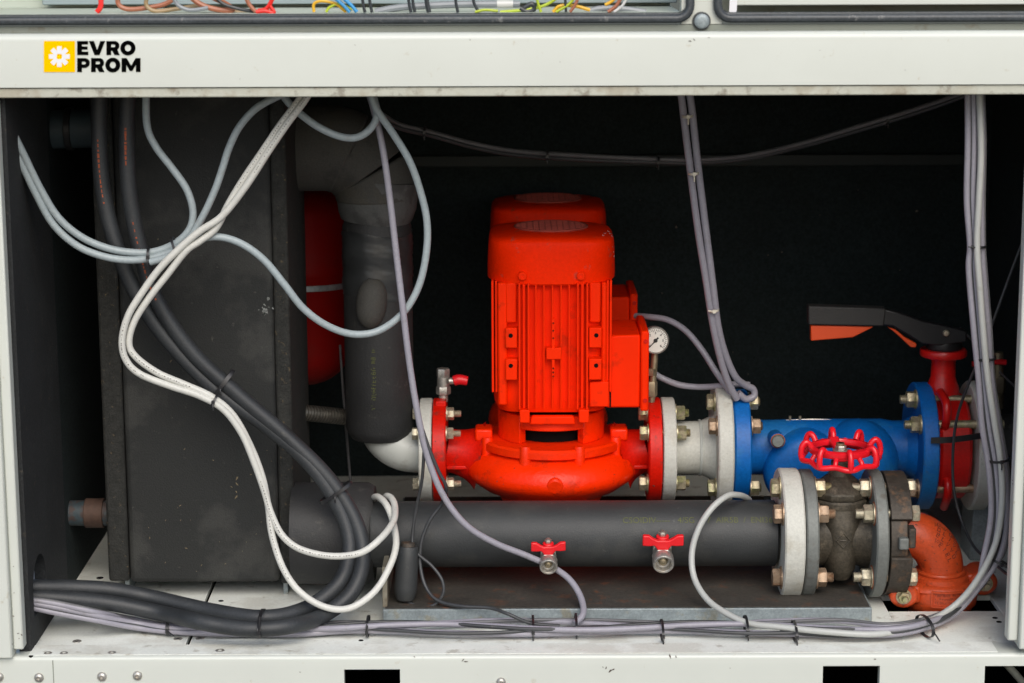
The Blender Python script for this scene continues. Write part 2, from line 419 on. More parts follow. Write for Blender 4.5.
# sill with slots
Z0 = 0.0
sill = MB()
rr = .007
prof = [(.0, -.022)] + [(rr - rr * math.cos(R(t)), Z0 - rr + rr * math.sin(R(t))) for t in range(0, 91, 15)] + [(.06, Z0), (.06, -.022)]
sill.prism(prof, (XL, 0, 0), (0, 1, 0), (0, 0, 1), XR - XL)
slots = [(344, 400, 669.5), (823, 880, 666), (985, 1060, 666)]
zs = [P(372, 669.5, 0).z, P(850, 666, 0).z]
ztop = -.022
zc0 = -.075
xprev = XL
for i, (a, c, yy) in enumerate(slots):
    xa, xc = P(a, yy, 0).x, P(c, yy, 0).x
    zz = P(a, yy, 0).z
    sill.span(xprev, xa, 0, .02, zc0, ztop)
    sill.span(xa, xc, 0, .02, zz, ztop)
    xprev = xc
sill.span(xprev, XR, 0, .02, zc0, ztop)
sill.span(XL, XR, 0, .02, -.35, zc0)
sill.build('sill', white, cab, ang=30)
st_ = MB(); st_.span(XL + .4, XR - .4, .0085, .0612, Z0 + .0002, Z0 + .001); st_.build('sill_lit_sheet', white_toplit, cab)  # added sheet, lightens the sill top as overhead light would
# front seam of the sill (narrow dark joint strip)
sj = MB(); xj = P(53, 665, 0).x; sj.span(xj - .0008, xj + .0008, -.0006, .004, -.3, -.006); sj.build('joint_strip', recess_paint, cab)
# dome screws on the front, recessed screws on the top
def dome(px, py, r=.0085):
    c = P(px, py, 0)
    m = MB(); m.lathe([(r, 0), (r, .001), (r * .93, .0028), (r * .7, .0046), (r * .42, .0055), (r * .36, .0025), (0, .0025)], c, (0, -1, 0), 24)
    m.build('screw', steel, cab)
for px, py in ((-1, 677), (39, 677.5), (102, 676.5), (137.5, 675.5), (501, 682)): dome(px, py)
def flat_screw(px, py, r, mat=steel):
    z = 0.0 if py > 647 else -.002
    c = P(px, py, z=z)
    m = MB(); m.ring(c, (0, 0, 1), r * .45, r, -.001, .0014, 24, .0006); m.build('screw', mat, cab)
    m = MB(); m.cyl(c + V((0, 0, -.0008)), c + V((0, 0, .0006)), r * .44, None, 16); m.build('screw_socket', void_m, cab)
for px, py, r in ((48, 653.5, .0075), (64, 653.5, .0075), (112, 653, .0075), (77, 641.5, .008), (178, 639, .008), (200, 638.5, .008), (220, 651, .0085),
                  (710, 646.5, .0075), (995, 645.5, .007)): flat_screw(px, py, r)
def floor_hole(px, py, r):
    c = P(px, py, z=0.0 if py > 647 else -.002)
    m = MB(); m.cyl(c + V((0, 0, -.002)), c + V((0, 0, .0006)), r, None, 16); m.build('drilled_hole', void_m, cab)
for px, py, r in ((31, 656, .004), (131, 653, .004), (361, 640.5, .0045), (523, 649, .0045), (833, 647, .0045), (787, 646.5, .006), (995, 618, .005), (999, 622, .005), (973, 553, .006),
                  (100, 578, .007), (221, 601, .005)): floor_hole(px, py, r)

# watermark logo, added as a decal on the beam: yellow square with an eight-armed flower, two words of heavy lettering
def filled(loops, Y, depth, name, mat, parent):
    """2D outlines with holes, given as pixel loops on the beam front, as a thin sheet"""
    cu = bpy.data.curves.new(name, 'CURVE'); cu.dimensions = '2D'; cu.fill_mode = 'BOTH'; cu.extrude = depth
    for L in loops:
        sp = cu.splines.new('POLY'); sp.points.add(len(L) - 1); sp.use_cyclic_u = True
        for p_, q in zip(sp.points, L):
            w = P(q[0], q[1], 0); p_.co = (w.x, w.z, 0, 1)
    tmp = bpy.data.objects.new('tmp', cu); C.objects.link(tmp)
    dg = bpy.context.evaluated_depsgraph_get()
    me = bpy.data.meshes.new_from_object(tmp.evaluated_get(dg))
    bpy.data.objects.remove(tmp)
    me.transform(Matrix(((1, 0, 0, 0), (0, 0, -1, Y), (0, 1, 0, 0), (0, 0, 0, 1))))
    me.transform(Matrix.Translation(-V(cab.location)))
    me.name = name; me.materials.clear(); me.materials.append(mat)
    o = bpy.data.objects.new(name, me); C.objects.link(o); o.parent = parent
    return o
def circ(cx, cy, rx, ry=None, n=28, a0=0, a1=360):
    ry = ry or rx
    return [(cx + rx * math.cos(R(a0 + (a1 - a0) * k / n)), cy - ry * math.sin(R(a0 + (a1 - a0) * k / n))) for k in range(n + (0 if abs(a1 - a0) == 360 else 1))]
sq = filled([[(44, 41), (75, 41), (75, 72), (44, 72)]], -.0006, .0004, 'logo_square', decal_y, beam)
cx, cy = 59.5, 56.5
fl = []
for k in range(8):
    a = math.pi * k / 4
    ca, sa = math.cos(a), math.sin(a)
    pts = [(2.6 if k % 2 == 0 else 3.0, -2.35), (10.4, -2.35), (10.4, 2.35), (2.6 if k % 2 == 0 else 3.0, 2.35)]
    fl.append([(cx + u * ca - v * sa, cy + u * sa + v * ca) for u, v in pts])
for k, L in enumerate(fl): filled([L], -.0013 - .00002 * k, .0002, 'logo_petal', decal_w, beam)
def letters():
    # word one, y 41..55 ; word two, y 58..72
    t, bt = 41.0, 55.0
    out = []
    out.append([[(77.3, t), (88.2, t), (88.2, 44.4), (82, 44.4), (82, 46.4), (87.6, 46.4), (87.6, 49.5), (82, 49.5), (82, 51.6), (88.4, 51.6), (88.4, bt), (77.3, bt)]])
    out.append([[(89.0, t), (94.0, t), (97.2, 50.0), (100.4, t), (105.2, t), (99.7, bt), (94.6, bt)]])
    def Rr(x, t, bt):
        outer = [(x, t), (x + 8.2, t)] + circ(x + 8.2, t + 4.75, 4.75, 4.75, 12, 90, -55) + [(x + 13.3, bt), (x + 8.2, bt), (x + 5.6, t + 9.6), (x + 4.7, t + 9.6), (x + 4.7, bt), (x, bt)]
        return [outer, [(x + 4.7, t + 3.4), (x + 7.4, t + 3.4)] + circ(x + 7.4, t + 4.8, 1.5, 1.45, 8, 80, -80) + [(x + 7.4, t + 6.2), (x + 4.7, t + 6.2)]]
    def Pp(x, t, bt):
        outer = [(x, t), (x + 7.6, t)] + circ(x + 7.6, t + 4.9, 5.0, 4.9, 12, 90, -90) + [(x + 4.7, t + 9.8), (x + 4.7, bt), (x, bt)]
        return [outer, [(x + 4.7, t + 3.5), (x + 7, t + 3.5)] + circ(x + 7, t + 4.95, 1.6, 1.45, 8, 80, -80) + [(x + 7, t + 6.4), (x + 4.7, t + 6.4)]]
    out.append(Rr(106.5, t, bt))
    out.append([circ(128.0, 48, 7.6, 7.4), circ(128.0, 48, 3.1, 3.3)])
    t, bt = 58.0, 72.0
    out.append(Pp(77.3, t, bt)); out.append(Rr(91.2, t, bt))
    out.append([circ(112.9, 65, 7.5, 7.4), circ(112.9, 65, 3.0, 3.3)])
    out.append([[(121.7, bt), (121.7, t), (126.6, t), (131.2, 65.6), (135.7, t), (140.6, t), (140.6, bt), (136, bt), (136, 64.8), (132.3, 71), (130.0, 71), (126.3, 64.8), (126.3, bt)]])
    return out
lets = letters()
for i, L in enumerate(lets): filled(L, -.0007, .0004, 'logo_letter', decal_k, beam)

# ------------------------------------------------------------------ left partition panel with arched cable hole
XP = P(31, 640, .03).x
XP0 = P(19, 640, .03).x
ZPT = CEIL - .002
hole = [(.065, .05), (.175, .05), (.175, .095)] + [(.12 + .055 * math.cos(R(t)), .095 + .055 * math.sin(R(t))) for t in range(15, 166, 15)] + [(.065, .095)]
pt = MB().prism([(.03, .0), (.36, .0), (.36, ZPT), (.03, ZPT)], (XP0, 0, 0), (0, 1, 0), (0, 0, 1), XP - XP0, holes=[hole])
pt.build('partition_panel', partition_black, bevel=0, label='black foam lined partition panel inside the left post with arched cable hole', cat='partition panel')

# stub pipes beyond the partition
p0, p1 = P(36, 130, .43), P(107, 128, .43)
st = thing('stub_pipe', (p0 + p1) / 2, 'dark blue grey stub pipe high in the shadow beside the tank', 'pipe')
MB().cyl(p0, p1, .036).build('pipe_body', M('stub_dark_blue', (.035, .055, .066), .6, var=.3, vs=20), st)
MB().ring(P(70, 129, .43), (1, 0, 0), .03, .040, -.006, .006).build('band_clamp', black_plastic, st)
p0, p1 = P(54, 513, .43), P(112, 513, .43)
st = thing('stub_pipe', (p0 + p1) / 2, 'rusty blue stub pipe low in the shadow between partition and tank', 'pipe')
MB().cyl(p0, p1, .0245).build('pipe_body', blue_rust, st)
MB().ring(P(95, 513, .43), (1, 0, 0), .02, .0285, -.018, .018).build('collar', M('rust_collar', (.075, .042, .03), .7, var=.4, vs=40, bump=.5), st)

# ------------------------------------------------------------------ insulated tank
TY0, TY1 = .33, .68
tx = lambda px, py=500: P(px, py, TY0).x
TZ0 = P(200, 583, TY0).z
tank = thing('insulated_tank', (tx(200), .5, 0), 'tall black foam insulated buffer tank on the floor beside the partition', 'tank')
zt = CEIL - .004
m = MB(); m.span(tx(126.8), tx(277.8), TY0, TY1, TZ0, zt); m.build('tank_body', foam, tank, bevel=.010, bseg=3)
m = MB(); m.span(tx(105), tx(126), TY0 + .004, TY1, TZ0 + .002, zt); m.build('edge_strip', foam_edge, tank, bevel=.005, bseg=2)
m = MB(); m.span(tx(278.2), tx(293.5), TY0 + .006, TY1, TZ0 - .004, zt); m.build('edge_strip', foam_edge, tank, bevel=.005, bseg=2)
for px in (124.5, 284):
    m = MB(); x = tx(px, 590); m.span(x - .004, x + .004, TY0 + .03, TY1 - .03, -.002, TZ0 + .03); m.build('foot_plate', galv, tank)
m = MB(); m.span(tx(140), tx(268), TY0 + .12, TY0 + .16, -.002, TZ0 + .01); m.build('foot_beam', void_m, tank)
# white scuff on the front face
m = MB()
for k in range(16):
    px, py = 264 + random.gauss(0, 3.6), 309 + random.gauss(0, 4.0)
    c = P(px, py, TY0 - .0004); r = random.uniform(.0008, .0032)
    m.prism([(r * random.uniform(.6, 1.4) * math.cos(a), r * random.uniform(.5, 1.6) * math.sin(a)) for a in [2 * math.pi * j / 7 for j in range(7)]], c, (1, 0, 0), (0, 0, 1), .0004)
m.build('paint_scuff', M('scuff_grey', (.20, .21, .20), .8, var=.3, vs=90), tank)

# ------------------------------------------------------------------ insulated riser pipe with white elbow and flange
PY = .60                                           # pump line depth
K = S(PY, 450)                                     # metres per pixel there
zax = P(551, 449.5, PY).z                          # pipe axis height of the pump line
riser = thing('insulated_riser_pipe', P(378, 470, PY), 'thick black insulated pipe bending out of the tank and down to the red pump', 'pipe')
xr = P(378.5, 330, PY).x
zh = P(330, 148, PY).z
rh = 43 * S(PY, 150)
rb = .100
ex_ = xr - rb
def bend(t): return V((ex_ + rb * math.sin(R(t)), PY, zh - rb + rb * math.cos(R(t))))
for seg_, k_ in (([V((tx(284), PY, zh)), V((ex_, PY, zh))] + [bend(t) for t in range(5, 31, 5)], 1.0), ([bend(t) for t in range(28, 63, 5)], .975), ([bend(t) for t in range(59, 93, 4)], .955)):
    m = MB(); m.tube(seg_, rh * k_, seg=44, smooth=False); m.build('elbow_insulation', foam_dusty_lit, riser, bevel=.004)
# overlapping mitred collar
m = MB()
zc_ = P(378, 205, PY).z
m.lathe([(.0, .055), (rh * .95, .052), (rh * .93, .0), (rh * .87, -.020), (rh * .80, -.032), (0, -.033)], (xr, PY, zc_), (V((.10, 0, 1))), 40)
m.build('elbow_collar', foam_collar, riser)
zv0, zv1 = P(378, 437, PY).z, P(378, 226, PY).z
rv_ = 34 * K
m = MB(); m.lathe([(0, 0), (rv_ * .82, .0), (rv_ * .93, .010), (rv_, .022), (rv_, zv1 - zv0), (rv_ * .9, zv1 - zv0 + .02)], (xr, PY, zv0), (0, 0, 1), 44)
m.build('pipe_insulation', foam_pipe, riser)
# taped upper length, with wrinkled tape, and a rounded patch over a sensor pocket
m = MB(); z0_, z1_ = P(378, 300, PY - rv_).z, P(378, 236, PY - rv_).z
n = 20
rings = []
for i in range(n + 1):
    z = z0_ + (z1_ - z0_) * i / n
    rings.append([V((xr + (rv_ + .0016 + .0016 * math.sin(3 * a + i * .9) * math.sin(i * 1.7 + 2 * a)) * math.cos(a), PY + (rv_ + .0016 + .0016 * math.sin(3 * a + i * .9) * math.sin(i * 1.7 + 2 * a)) * math.sin(a), z + .006 * math.sin(2 * a))) for a in [2 * math.pi * k / 44 for k in range(44)]])
m._quads(rings); m.build('tape_wrap', tape_m, riser)
m = MB()
c0, c1 = P(369, 327, PY - rv_ - .002), P(374, 279, PY - rv_ - .001)
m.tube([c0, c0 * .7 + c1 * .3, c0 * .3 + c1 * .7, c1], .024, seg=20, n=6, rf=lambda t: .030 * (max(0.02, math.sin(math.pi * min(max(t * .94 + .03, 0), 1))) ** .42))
m.build('sensor_pocket', foam_dusty_lit, riser)
# vertical ochre printing on the insulation
def text_mesh(body, size, bold=.0):
    cu = bpy.data.curves.new('txt', 'FONT'); cu.body = body; cu.size = size; cu.offset = bold; cu.align_x = 'LEFT'; cu.resolution_u = 3
    tmp = bpy.data.objects.new('tmp', cu); C.objects.link(tmp)
    me = bpy.data.meshes.new_from_object(tmp.evaluated_get(bpy.context.evaluated_depsgraph_get()))
    bpy.data.objects.remove(tmp)
    bm = bmesh.new(); bm.from_mesh(me); bpy.data.meshes.remove(me)
    bmesh.ops.subdivide_edges(bm, edges=[e for e in bm.edges if e.calc_length() > size * .25], cuts=2)
    bmesh.ops.triangulate(bm, faces=bm.faces)
    return bm
def worn_print(fn, length, height, name, mat, parent, fill=.8):
    """a printed or cast line too worn to read: short upright and level strokes"""
    m = MB(); u = 0.0
    def quad(u0, u1, v0, v1):
        vs = [m.bm.verts.new(fn(a, b)) for a, b in ((u0, v0), (u1, v0), (u1, v1), (u0, v1))]
        m.bm.faces.new(vs)
    t = height * .16
    while u < length:
        w_ = height * random.uniform(.45, .7)
        if random.random() < fill:
            if random.random() < .85: quad(u, u + t, height * random.uniform(0, .3), height * random.uniform(.7, 1))
            if random.random() < .6: quad(u + w_ - t, u + w_, height * random.uniform(0, .4), height * random.uniform(.6, 1))
            for v in (0, .45, .86):
                if random.random() < .5: quad(u + t * 1.02, u + w_ - t * 1.02, height * v, height * v + t * .9)
        u += w_ + height * .22
    return m.build(name, mat, parent)
def put_text(bm, fn, name, mat, parent):
    for v in bm.verts: v.co = fn(v.co.x, v.co.y)
    m = MB(); m.bm.free(); m.bm = bm
    return m.build(name, mat, parent)
ang0 = R(-92)
zt0 = P(377, 411, PY - rv_).z
worn_print(lambda u, v: V((xr + (rv_ + .0008) * math.cos(ang0 - v / rv_), PY + (rv_ + .0008) * math.sin(ang0 - v / rv_), zt0 + u)), .13, .009, 'printed_lettering', print_y, riser, .85)
# white elbow and flange
re_ = 22.5 * K
xfl = P(420.5, 450, PY).x                          # face where the flange starts
rb = xfl - xr - .012
arc = [V((xr + rb - rb * math.cos(R(t)), PY, zax + rb - rb * math.sin(R(t)))) for t in range(0, 91, 9)]
m = MB(); m.tube([V((xr, PY, zax + rb + .06))] + arc + [V((xfl + .002, PY, zax))], re_, seg=36, smooth=False)
m.build('white_elbow', white_plastic, riser)
x0, x1 = xfl, P(433, 450, PY).x
m = MB(); m.ring((0, PY, zax), (1, 0, 0), .03, 52 * K, x0, x1, 56, .002); m.build('flange', white_cast, riser)

BOLT_ANGLES = (105, 143, 221, 322)
def flange_bolts(root, y, z, rbc, xa, xb, n=8, ph=22.5, r=.0115, mat=zinc, hl=.011, stub=.014, skip=(4,)):
    """through bolts along X: head outside xa, nut and thread end outside xb"""
    for k in range(len(BOLT_ANGLES)):
        a = R(BOLT_ANGLES[k])
        c = V((0, y + rbc * math.cos(a), z + rbc * math.sin(a)))
        m = MB(); t = random.uniform(0, 1)
        A, B = c + V((xa, 0, 0)), c + V((xb, 0, 0))
        ex = V((1, 0, 0))
        m.cyl(A - ex * .0025, A, r * 1.22, None, 20)
        m.hexa(A - ex * (.0025 + hl), A - ex * .0025, r, t)
        m.cyl(B, B + ex * .0025, r * 1.22, None, 20)
        m.hexa(B + ex * .0025, B + ex * (.0025 + hl * 1.15), r, t + .4)
        sr = r * .55; L0 = .0025 + hl * 1.15
        prof = [(0, 0)]
        for j in range(6):
            prof += [(sr, stub * j / 6), (sr * .88, stub * (j + .5) / 6)]
        prof += [(sr * .8, stub), (0, stub)]
        m.lathe(prof, B + ex * L0, (1, 0, 0), 14)
        m.cyl(A, B, r * .55, None, 12)
        m.build('bolt', mat if random.random() < .6 else random.choice((zinc, zinc_pale, zinc_rosy)), root)
xpf0, xpf1 = P(433.8, 450, PY).x, P(447, 450, PY).x
flange_bolts(riser, PY, zax, 41 * K, x0, xpf1, 8, 22.5, .0125, zinc_pale, hl=.011, stub=.014)

# ------------------------------------------------------------------ expansion vessel behind
VY = .86
kv = S(VY, 280)
vx = P(302, 280, VY).x
ves = thing('expansion_vessel', (vx, VY, P(300, 380, VY).z), 'dark red expansion vessel with grey strap half hidden behind the tank', 'expansion vessel')
zb_, zt_ = P(302, 384, VY).z, P(302, 183, VY).z
rvs = 46 * kv
H = zt_ - zb_
zmid = P(302, 268, VY).z - zb_
prof = [(0, 0)]
for t in range(10, 91, 10): prof.append((rvs * math.sin(R(t)), .072 * (1 - math.cos(R(t)))))
prof += [(rvs, zmid - .012), (rvs * 1.03, zmid - .006), (rvs * 1.03, zmid + .006), (rvs, zmid + .012)]
for t in range(80, -1, -10): prof.append((rvs * math.sin(R(t)), H - .072 * (1 - math.cos(R(t)))))
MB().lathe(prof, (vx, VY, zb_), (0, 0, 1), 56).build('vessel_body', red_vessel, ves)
zs_ = P(302, 284, VY).z
MB().ring((vx, VY, zs_), (0, .06, 1), rvs, rvs + .004, -.006, .006, 56).build('strap', galv, ves)
# corrugated hose
ch = MB(); a, b_ = P(288, 411, .60), P(385, 421, .70)
d = (b_ - a); u_ = d.normalized()
prof = []
L = d.length; n = 34
for i in range(n): prof += [(.0165, L * i / n), (.0165, L * (i + .35) / n), (.0138, L * (i + .6) / n), (.0138, L * (i + .9) / n)]
ch.lathe([(0, 0)] + prof + [(0, L)], a, d, 24)
ch.build('corrugated_hose', steel_hose, label='short corrugated steel hose between the tank and the black riser pipe', cat='hose')

# ------------------------------------------------------------------ steel tray under the pipework
zt_ = .026
yt0 = .178
trx0, trx1 = P(383, 616, yt0).x, P(872, 614, yt0).x
tray = thing('base_tray', ((trx0 + trx1) / 2, .5, 0), 'low galvanised steel base tray with rusty top under the black pipe', 'tray')
m = MB(); m.span(trx0, trx1, yt0, .95, .0, zt_); m.build('tray_body', galv, tray, bevel=.0015)
m = MB(); m.span(trx0 + .004, trx1 - .004, yt0 + .004, .946, zt_ + .0006, zt_ + .0022); m.build('tray_top', tray_top_m, tray)
m = MB(); xx = P(386, 600, yt0 + .02).x; m.span(xx - .006, xx + .003, yt0 + .012, .5, zt_, P(386, 566, yt0 + .02).z); m.build('end_plate', M('stained_galv', (.24, .22, .17), .6, metal=.3, var=.3, vs=25, dirt=((.12, .07, .035), 22, .55, .6)), tray, bevel=.001)
zq = P(570, 568, .45).z
m = MB(); m.span(P(505, 570, .45).x, P(640, 570, .45).x, .42, .46, zq - .07, zq); m.build('support_channel', galv, tray, bevel=.002)
m = MB(); m.span(P(770, 540, .56).x, P(860, 540, .56).x, .54, .68, zt_, .10); m.build('support_block', galv, tray, bevel=.002)

# ------------------------------------------------------------------ circulation pump
pxc = P(551, 450, PY).x
def circulation_pump():
    root = thing('circulation_pump', (pxc, PY, zt_), 'bright red circulation pump in front, with terminal box and gauge beside it', 'pump', 'red circulation pumps')
    x = lambda px, Y=PY, py=400: P(px, py, Y).x
    z = lambda py, Y=PY: P(551, py, Y).z
    def sup(hx, hy, zz, ex=3.4, n=64, cy=PY):
        out = []
        for k in range(n):
            a = 2 * math.pi * k / n; c, s_ = math.cos(a), math.sin(a)
            out.append(V((pxc + hx * abs(c) ** (2 / ex) * (1 if c >= 0 else -1), cy + hy * abs(s_) ** (2 / ex) * (1 if s_ >= 0 else -1), zz)))
        return out
    # volute and foot
    zv = z(466)
    rv = 86 * K
    m = MB()
    m.lathe([(0, -.075), (rv * .55, -.075), (rv * .62, -.05), (rv * .80, -.036), (rv * .93, -.020), (rv * .985, -.010), (rv, .0), (rv * .985, .012), (rv * .94, .026), (rv * .86, .037), (rv * .78, .043), (rv * .74, .045), (0, .045)], (pxc, PY, zv), (0, 0, 1), 72)
    vol = m.build('volute', red_cast, root)
    m = MB(); m.box((pxc, PY, (zt_ + zv - .07) / 2), (.16, .16, zv - .07 - zt_)); m.build('pump_foot', red_dark, root, bevel=.006)
    # casing ring with bosses
    zr = z(452)
    m = MB(); rc = 72 * K
    zcr0, zcr1 = zv + .045, zv + .066
    m.lathe([(0, zcr0 - zv), (rc * .95, zcr0 - zv), (rc, zcr0 - zv + .004), (rc, zcr1 - zv - .004), (rc * .97, zcr1 - zv), (0, zcr1 - zv)], (pxc, PY, zv), (0, 0, 1), 64)
    m.build('casing_ring', red_cast, root)
    for k in range(8):
        a = R(22.5 + 45 * k); c = V((pxc + rc * .95 * math.cos(a), PY + rc * .95 * math.sin(a), 0))
        m = MB(); m.lathe([(.013, zv + .012), (.0115, zcr0), (.0105, zcr1 + .003), (.009, zcr1 + .006), (0, zcr1 + .006)], c, (0, 0, 1), 20); m.build('casing_boss', red_cast, root)
    for sx in (-1, 1):
        m = MB(); m.box((pxc + sx * rc * .93, PY - .02, zcr1 + .008), (.034, .05, .024)); m.build('jack_lug', red_cast, root, bevel=.004)
    # plug on the volute front
    m = MB(); c = P(555, 485.5, PY - rv * .95); m.lathe([(.0165, -.02), (.0165, .006), (.014, .009), (0, .0095)], c, (0, -1, -.25), 28); m.build('drain_plug', red_cast, root, bevel=.001)
    # lantern with the open window
    zl0, zl1 = zcr1, z(406)
    rl = 53 * K
    m = MB(); n = 64
    hw = R(36); zw0, zw1 = zl0 + .007, zl0 + .030
    # walls as an arc, bridge above the opening
    def arcwall(a0, a1, r0, r1, za, zb_, seg):
        ins = []
        for i in range(seg + 1):
            a = a0 + (a1 - a0) * i / seg; d = V((math.cos(a), math.sin(a), 0)); o = V((pxc, PY, 0))
            ins.append([o + d * r0 + V((0, 0, za)), o + d * r1 + V((0, 0, za)), o + d * r1 + V((0, 0, zb_)), o + d * r0 + V((0, 0, zb_))])
        m._quads(ins)
    arcwall(R(-90) + hw, R(270) - hw, rl - .02, rl, zl0, zl1, 56)
    arcwall(R(270) - hw, R(270) + hw, rl - .02, rl, zw1, zl1, 20)
    m.build('lantern', red_cast, root, bevel=.002)
    m = MB(); m.cyl((pxc, PY, zl0), (pxc, PY, zl1), .018); m.build('shaft', steel, root)
    m = MB(); m.cyl((pxc, PY, zl0 + .001), (pxc, PY, zl1 - .001), rl - .034, None, 40); m.build('window_shade_core', void_m, root)  # dark core added to blacken the shade inside the lantern window
    m = MB(); yy = PY - rl; m.prism([(-.045, -.007), (.045, -.007), (.04, .010), (-.04, .010)], (pxc + .001, yy + .004, z(420, yy)), (1, 0, 0), (0, 0, 1), .016); m.build('lantern_lip', red, root, bevel=.003)
    # motor body: rounded-square core with front fins and flat side pads
    zm0, zm1 = z(411, PY - .09), z(270, PY)
    m = MB(); hx = 57 * K
    m._quads([sup(hx * .93, .100, zm0, 4.5), sup(hx * .985, .104, zm0 + .012, 4.5), sup(hx, .104, zm0 + .03, 4.5), sup(hx, .104, zm1, 4.5)])
    mb = m.build('motor_body', red, root)
    yf = PY - .104
    m = MB(); xa, xb = x(520.5, yf), x(587, yf)
    for px, wdt, dep in ((519.6, .0036, .026), (524.2, .0052, .014), (528.6, .0036, .026), (536, .0028, .018), (544, .0028, .018), (552.5, .0028, .018), (561, .0028, .018), (569, .0028, .018), (577.6, .0036, .026), (582.2, .0052, .014), (587, .0036, .026)):
        xx = x(px, yf - dep)
        m.span(xx - wdt / 2, xx + wdt / 2, yf - dep, yf + .01, zm0 + .012, zm1 - .004)
    m.build('cooling_fins', red, root, bevel=.0007)
    # side fin edges: shallow ribs on the wings
    m = MB()
    for px in (493.5, 497, 605, 608):
        xx = x(px, PY); m.span(xx - .0022, xx + .0022, PY - .100, PY + .09, zm0 + .04, zm1 - .004)
    m.build('side_ribs', red, root, bevel=.0008)
    # flat wings either side of the fins
    for pa, pb in ((498, 507.5), (601, 606)):
        m = MB(); m.span(x(pa, yf), x(pb, yf), yf - .008, yf + .02, zm0 + .016, zm1 - .006); m.build('side_wing', red, root, bevel=.004)
    for pa, pb in ((505.5, 517.5), (588.5, 601)):
        for (qa, qb, hy) in ((326, 346, 333.5), (357, 378, 363.5)):
            m = MB(); m.span(x(pa, yf), x(pb, yf), yf - .020, yf + .008, z(qb, yf), z(qa, yf)); pad = m.build('mount_pad', red, root, bevel=.002)
            hx_ = x((pa * .55 + pb * .45) if pa < 550 else (pa * .4 + pb * .6), yf - .02)
            m = MB(); m.cyl((hx_, yf - .0206, z(hy, yf)), (hx_, yf - .01, z(hy, yf)), .0042, None, 18); m.build('pad_hole', void_m, pad)
    for pa, pb in ((506, 517), (589, 600)):
        m = MB(); m.span(x(pa, yf), x(pb, yf), yf - .009, yf + .006, z(322, yf), zm1 - .006); m.build('pad_rail', red, root, bevel=.003)
    # centre bar with holes and rating block
    m = MB(); xc = x(553, yf); m.span(xc - .003, xc + .003, yf - .022, yf, z(376, yf), z(317, yf)); m.build('centre_bar', red, root, bevel=.001)
    m = MB()
    for q in (321, 328.5, 336, 366, 370, 374): m.cyl((xc, yf - .0226, z(q, yf)), (xc, yf - .018, z(q, yf)), .0017, None, 10)
    m.build('bar_holes', void_m, root)
    m = MB(); m.span(x(546, yf), x(561, yf), yf - .024, yf, z(357, yf), z(345.5, yf)); m.build('rating_block', red, root, bevel=.0015)
    for pa, pb in ((519.5, 529.5), (578.5, 588.5)):
        m = MB(); m.span(x(pa, yf), x(pb, yf), yf - .026, yf + .01, z(420, yf), z(407, yf)); m.build('tie_lug', red, root, bevel=.002)
    # fan cover
    z0c, z1c = z(275, PY), z(232.5, PY)
    hx = 63.5 * S(PY, 250)
    yf2 = PY - hx
    m = MB()
    H_ = z1c - z0c
    m._quads([sup(hx * .975, hx * .975, z0c, 2.7, 96), sup(hx, hx, z0c + .003, 2.7, 96), sup(hx, hx, z0c + H_ * .25, 2.9, 96), sup(hx * .993, hx * .993, z0c + H_ * .5, 3.4, 96), sup(hx * .985, hx * .985, z0c + H_ * .75, 4.0, 96),
              sup(hx * .975, hx * .975, z1c - .008, 4.6, 96), sup(hx * .965, hx * .965, z1c - .002, 4.6, 96), sup(hx * .935, hx * .935, z1c + .003, 4.2, 96), sup(hx * .85, hx * .85, z1c + .007, 3.4, 96), sup(hx * .72, hx * .72, z1c + .010, 2.6, 96), sup(hx * .62, hx * .62, z1c + .011, 2.2, 96)])
    cov = m.build('fan_cover', red_top, root)
    for px in (522.5, 581):
        c = P(px, 276, yf2 - .0005); m = MB(); m.lathe([(.0085, -.004), (.0085, .002), (.007, .0035), (.0035, .0035), (.003, .0015), (0, .0015)], c, (0, -1, 0), 24); m.build('screw', red, cov)
    # fan grille on top: dark disc with dusty rings and bars
    zg_ = z1c + .011
    rg = hx * .58
    m = MB(); m.cyl((pxc, PY, zg_), (pxc, PY, zg_ + .0008), rg * .98, None, 56); m.build('grille_disc', M('grille_dark_red', (.42, .02, .006), .7, var=.35, vs=40) if 'grille_dark_red' not in bpy.data.materials else bpy.data.materials['grille_dark_red'], cov)
    m = MB()
    m.torus((pxc, PY, zg_ + .0016), (0, 0, 1), rg * .97, .0026, 56, 8)
    for k in range(-6, 7):
        q = k * .0118
        if abs(q) >= rg * .96: continue
        h = math.sqrt((rg * .96) ** 2 - q * q)
        m.tube([V((pxc + q, PY - h, zg_ + .0018)), V((pxc + q, PY + h, zg_ + .0018))], .0013, seg=6, smooth=False)
        m.tube([V((pxc - h, PY + q, zg_ + .0022)), V((pxc + h, PY + q, zg_ + .0022))], .0013, seg=6, smooth=False)
    m.build('fan_grille', grille_m, cov)
    # terminal box on the side
    tb = MB(); ya, yb = PY - .088, PY + .075
    tb.prism([(0, z(408, ya)), (x(640, ya) - x(606, ya), z(408, ya)), (x(640, ya) - x(606, ya), z(335, ya)), (0, z(336, ya))], (x(606, ya), ya + .16, 0), (1, 0, 0), (0, 0, 1), .16)
    tbo = tb.build('terminal_box', red, root, bevel=.004)
    m = MB(); m.span(x(640.3, ya), x(648.5, ya), ya - .006, ya + .166, z(411, ya), z(331, ya)); m.build('box_cover', red, tbo, bevel=.004)
    m = MB(); m.span(x(609.5, ya), x(611, ya), ya - .0012, ya + .01, z(407, ya), z(337, ya)); m.build('box_groove', void_m, tbo)
    for q in (341, 400):
        c = V((x(645, ya), ya - .006, z(q, ya))); m = MB(); m.cyl(c + V((0, .004, 0)), c + V((0, -.003, 0)), .004, None, 14); m.build('screw', red_dark, tbo)
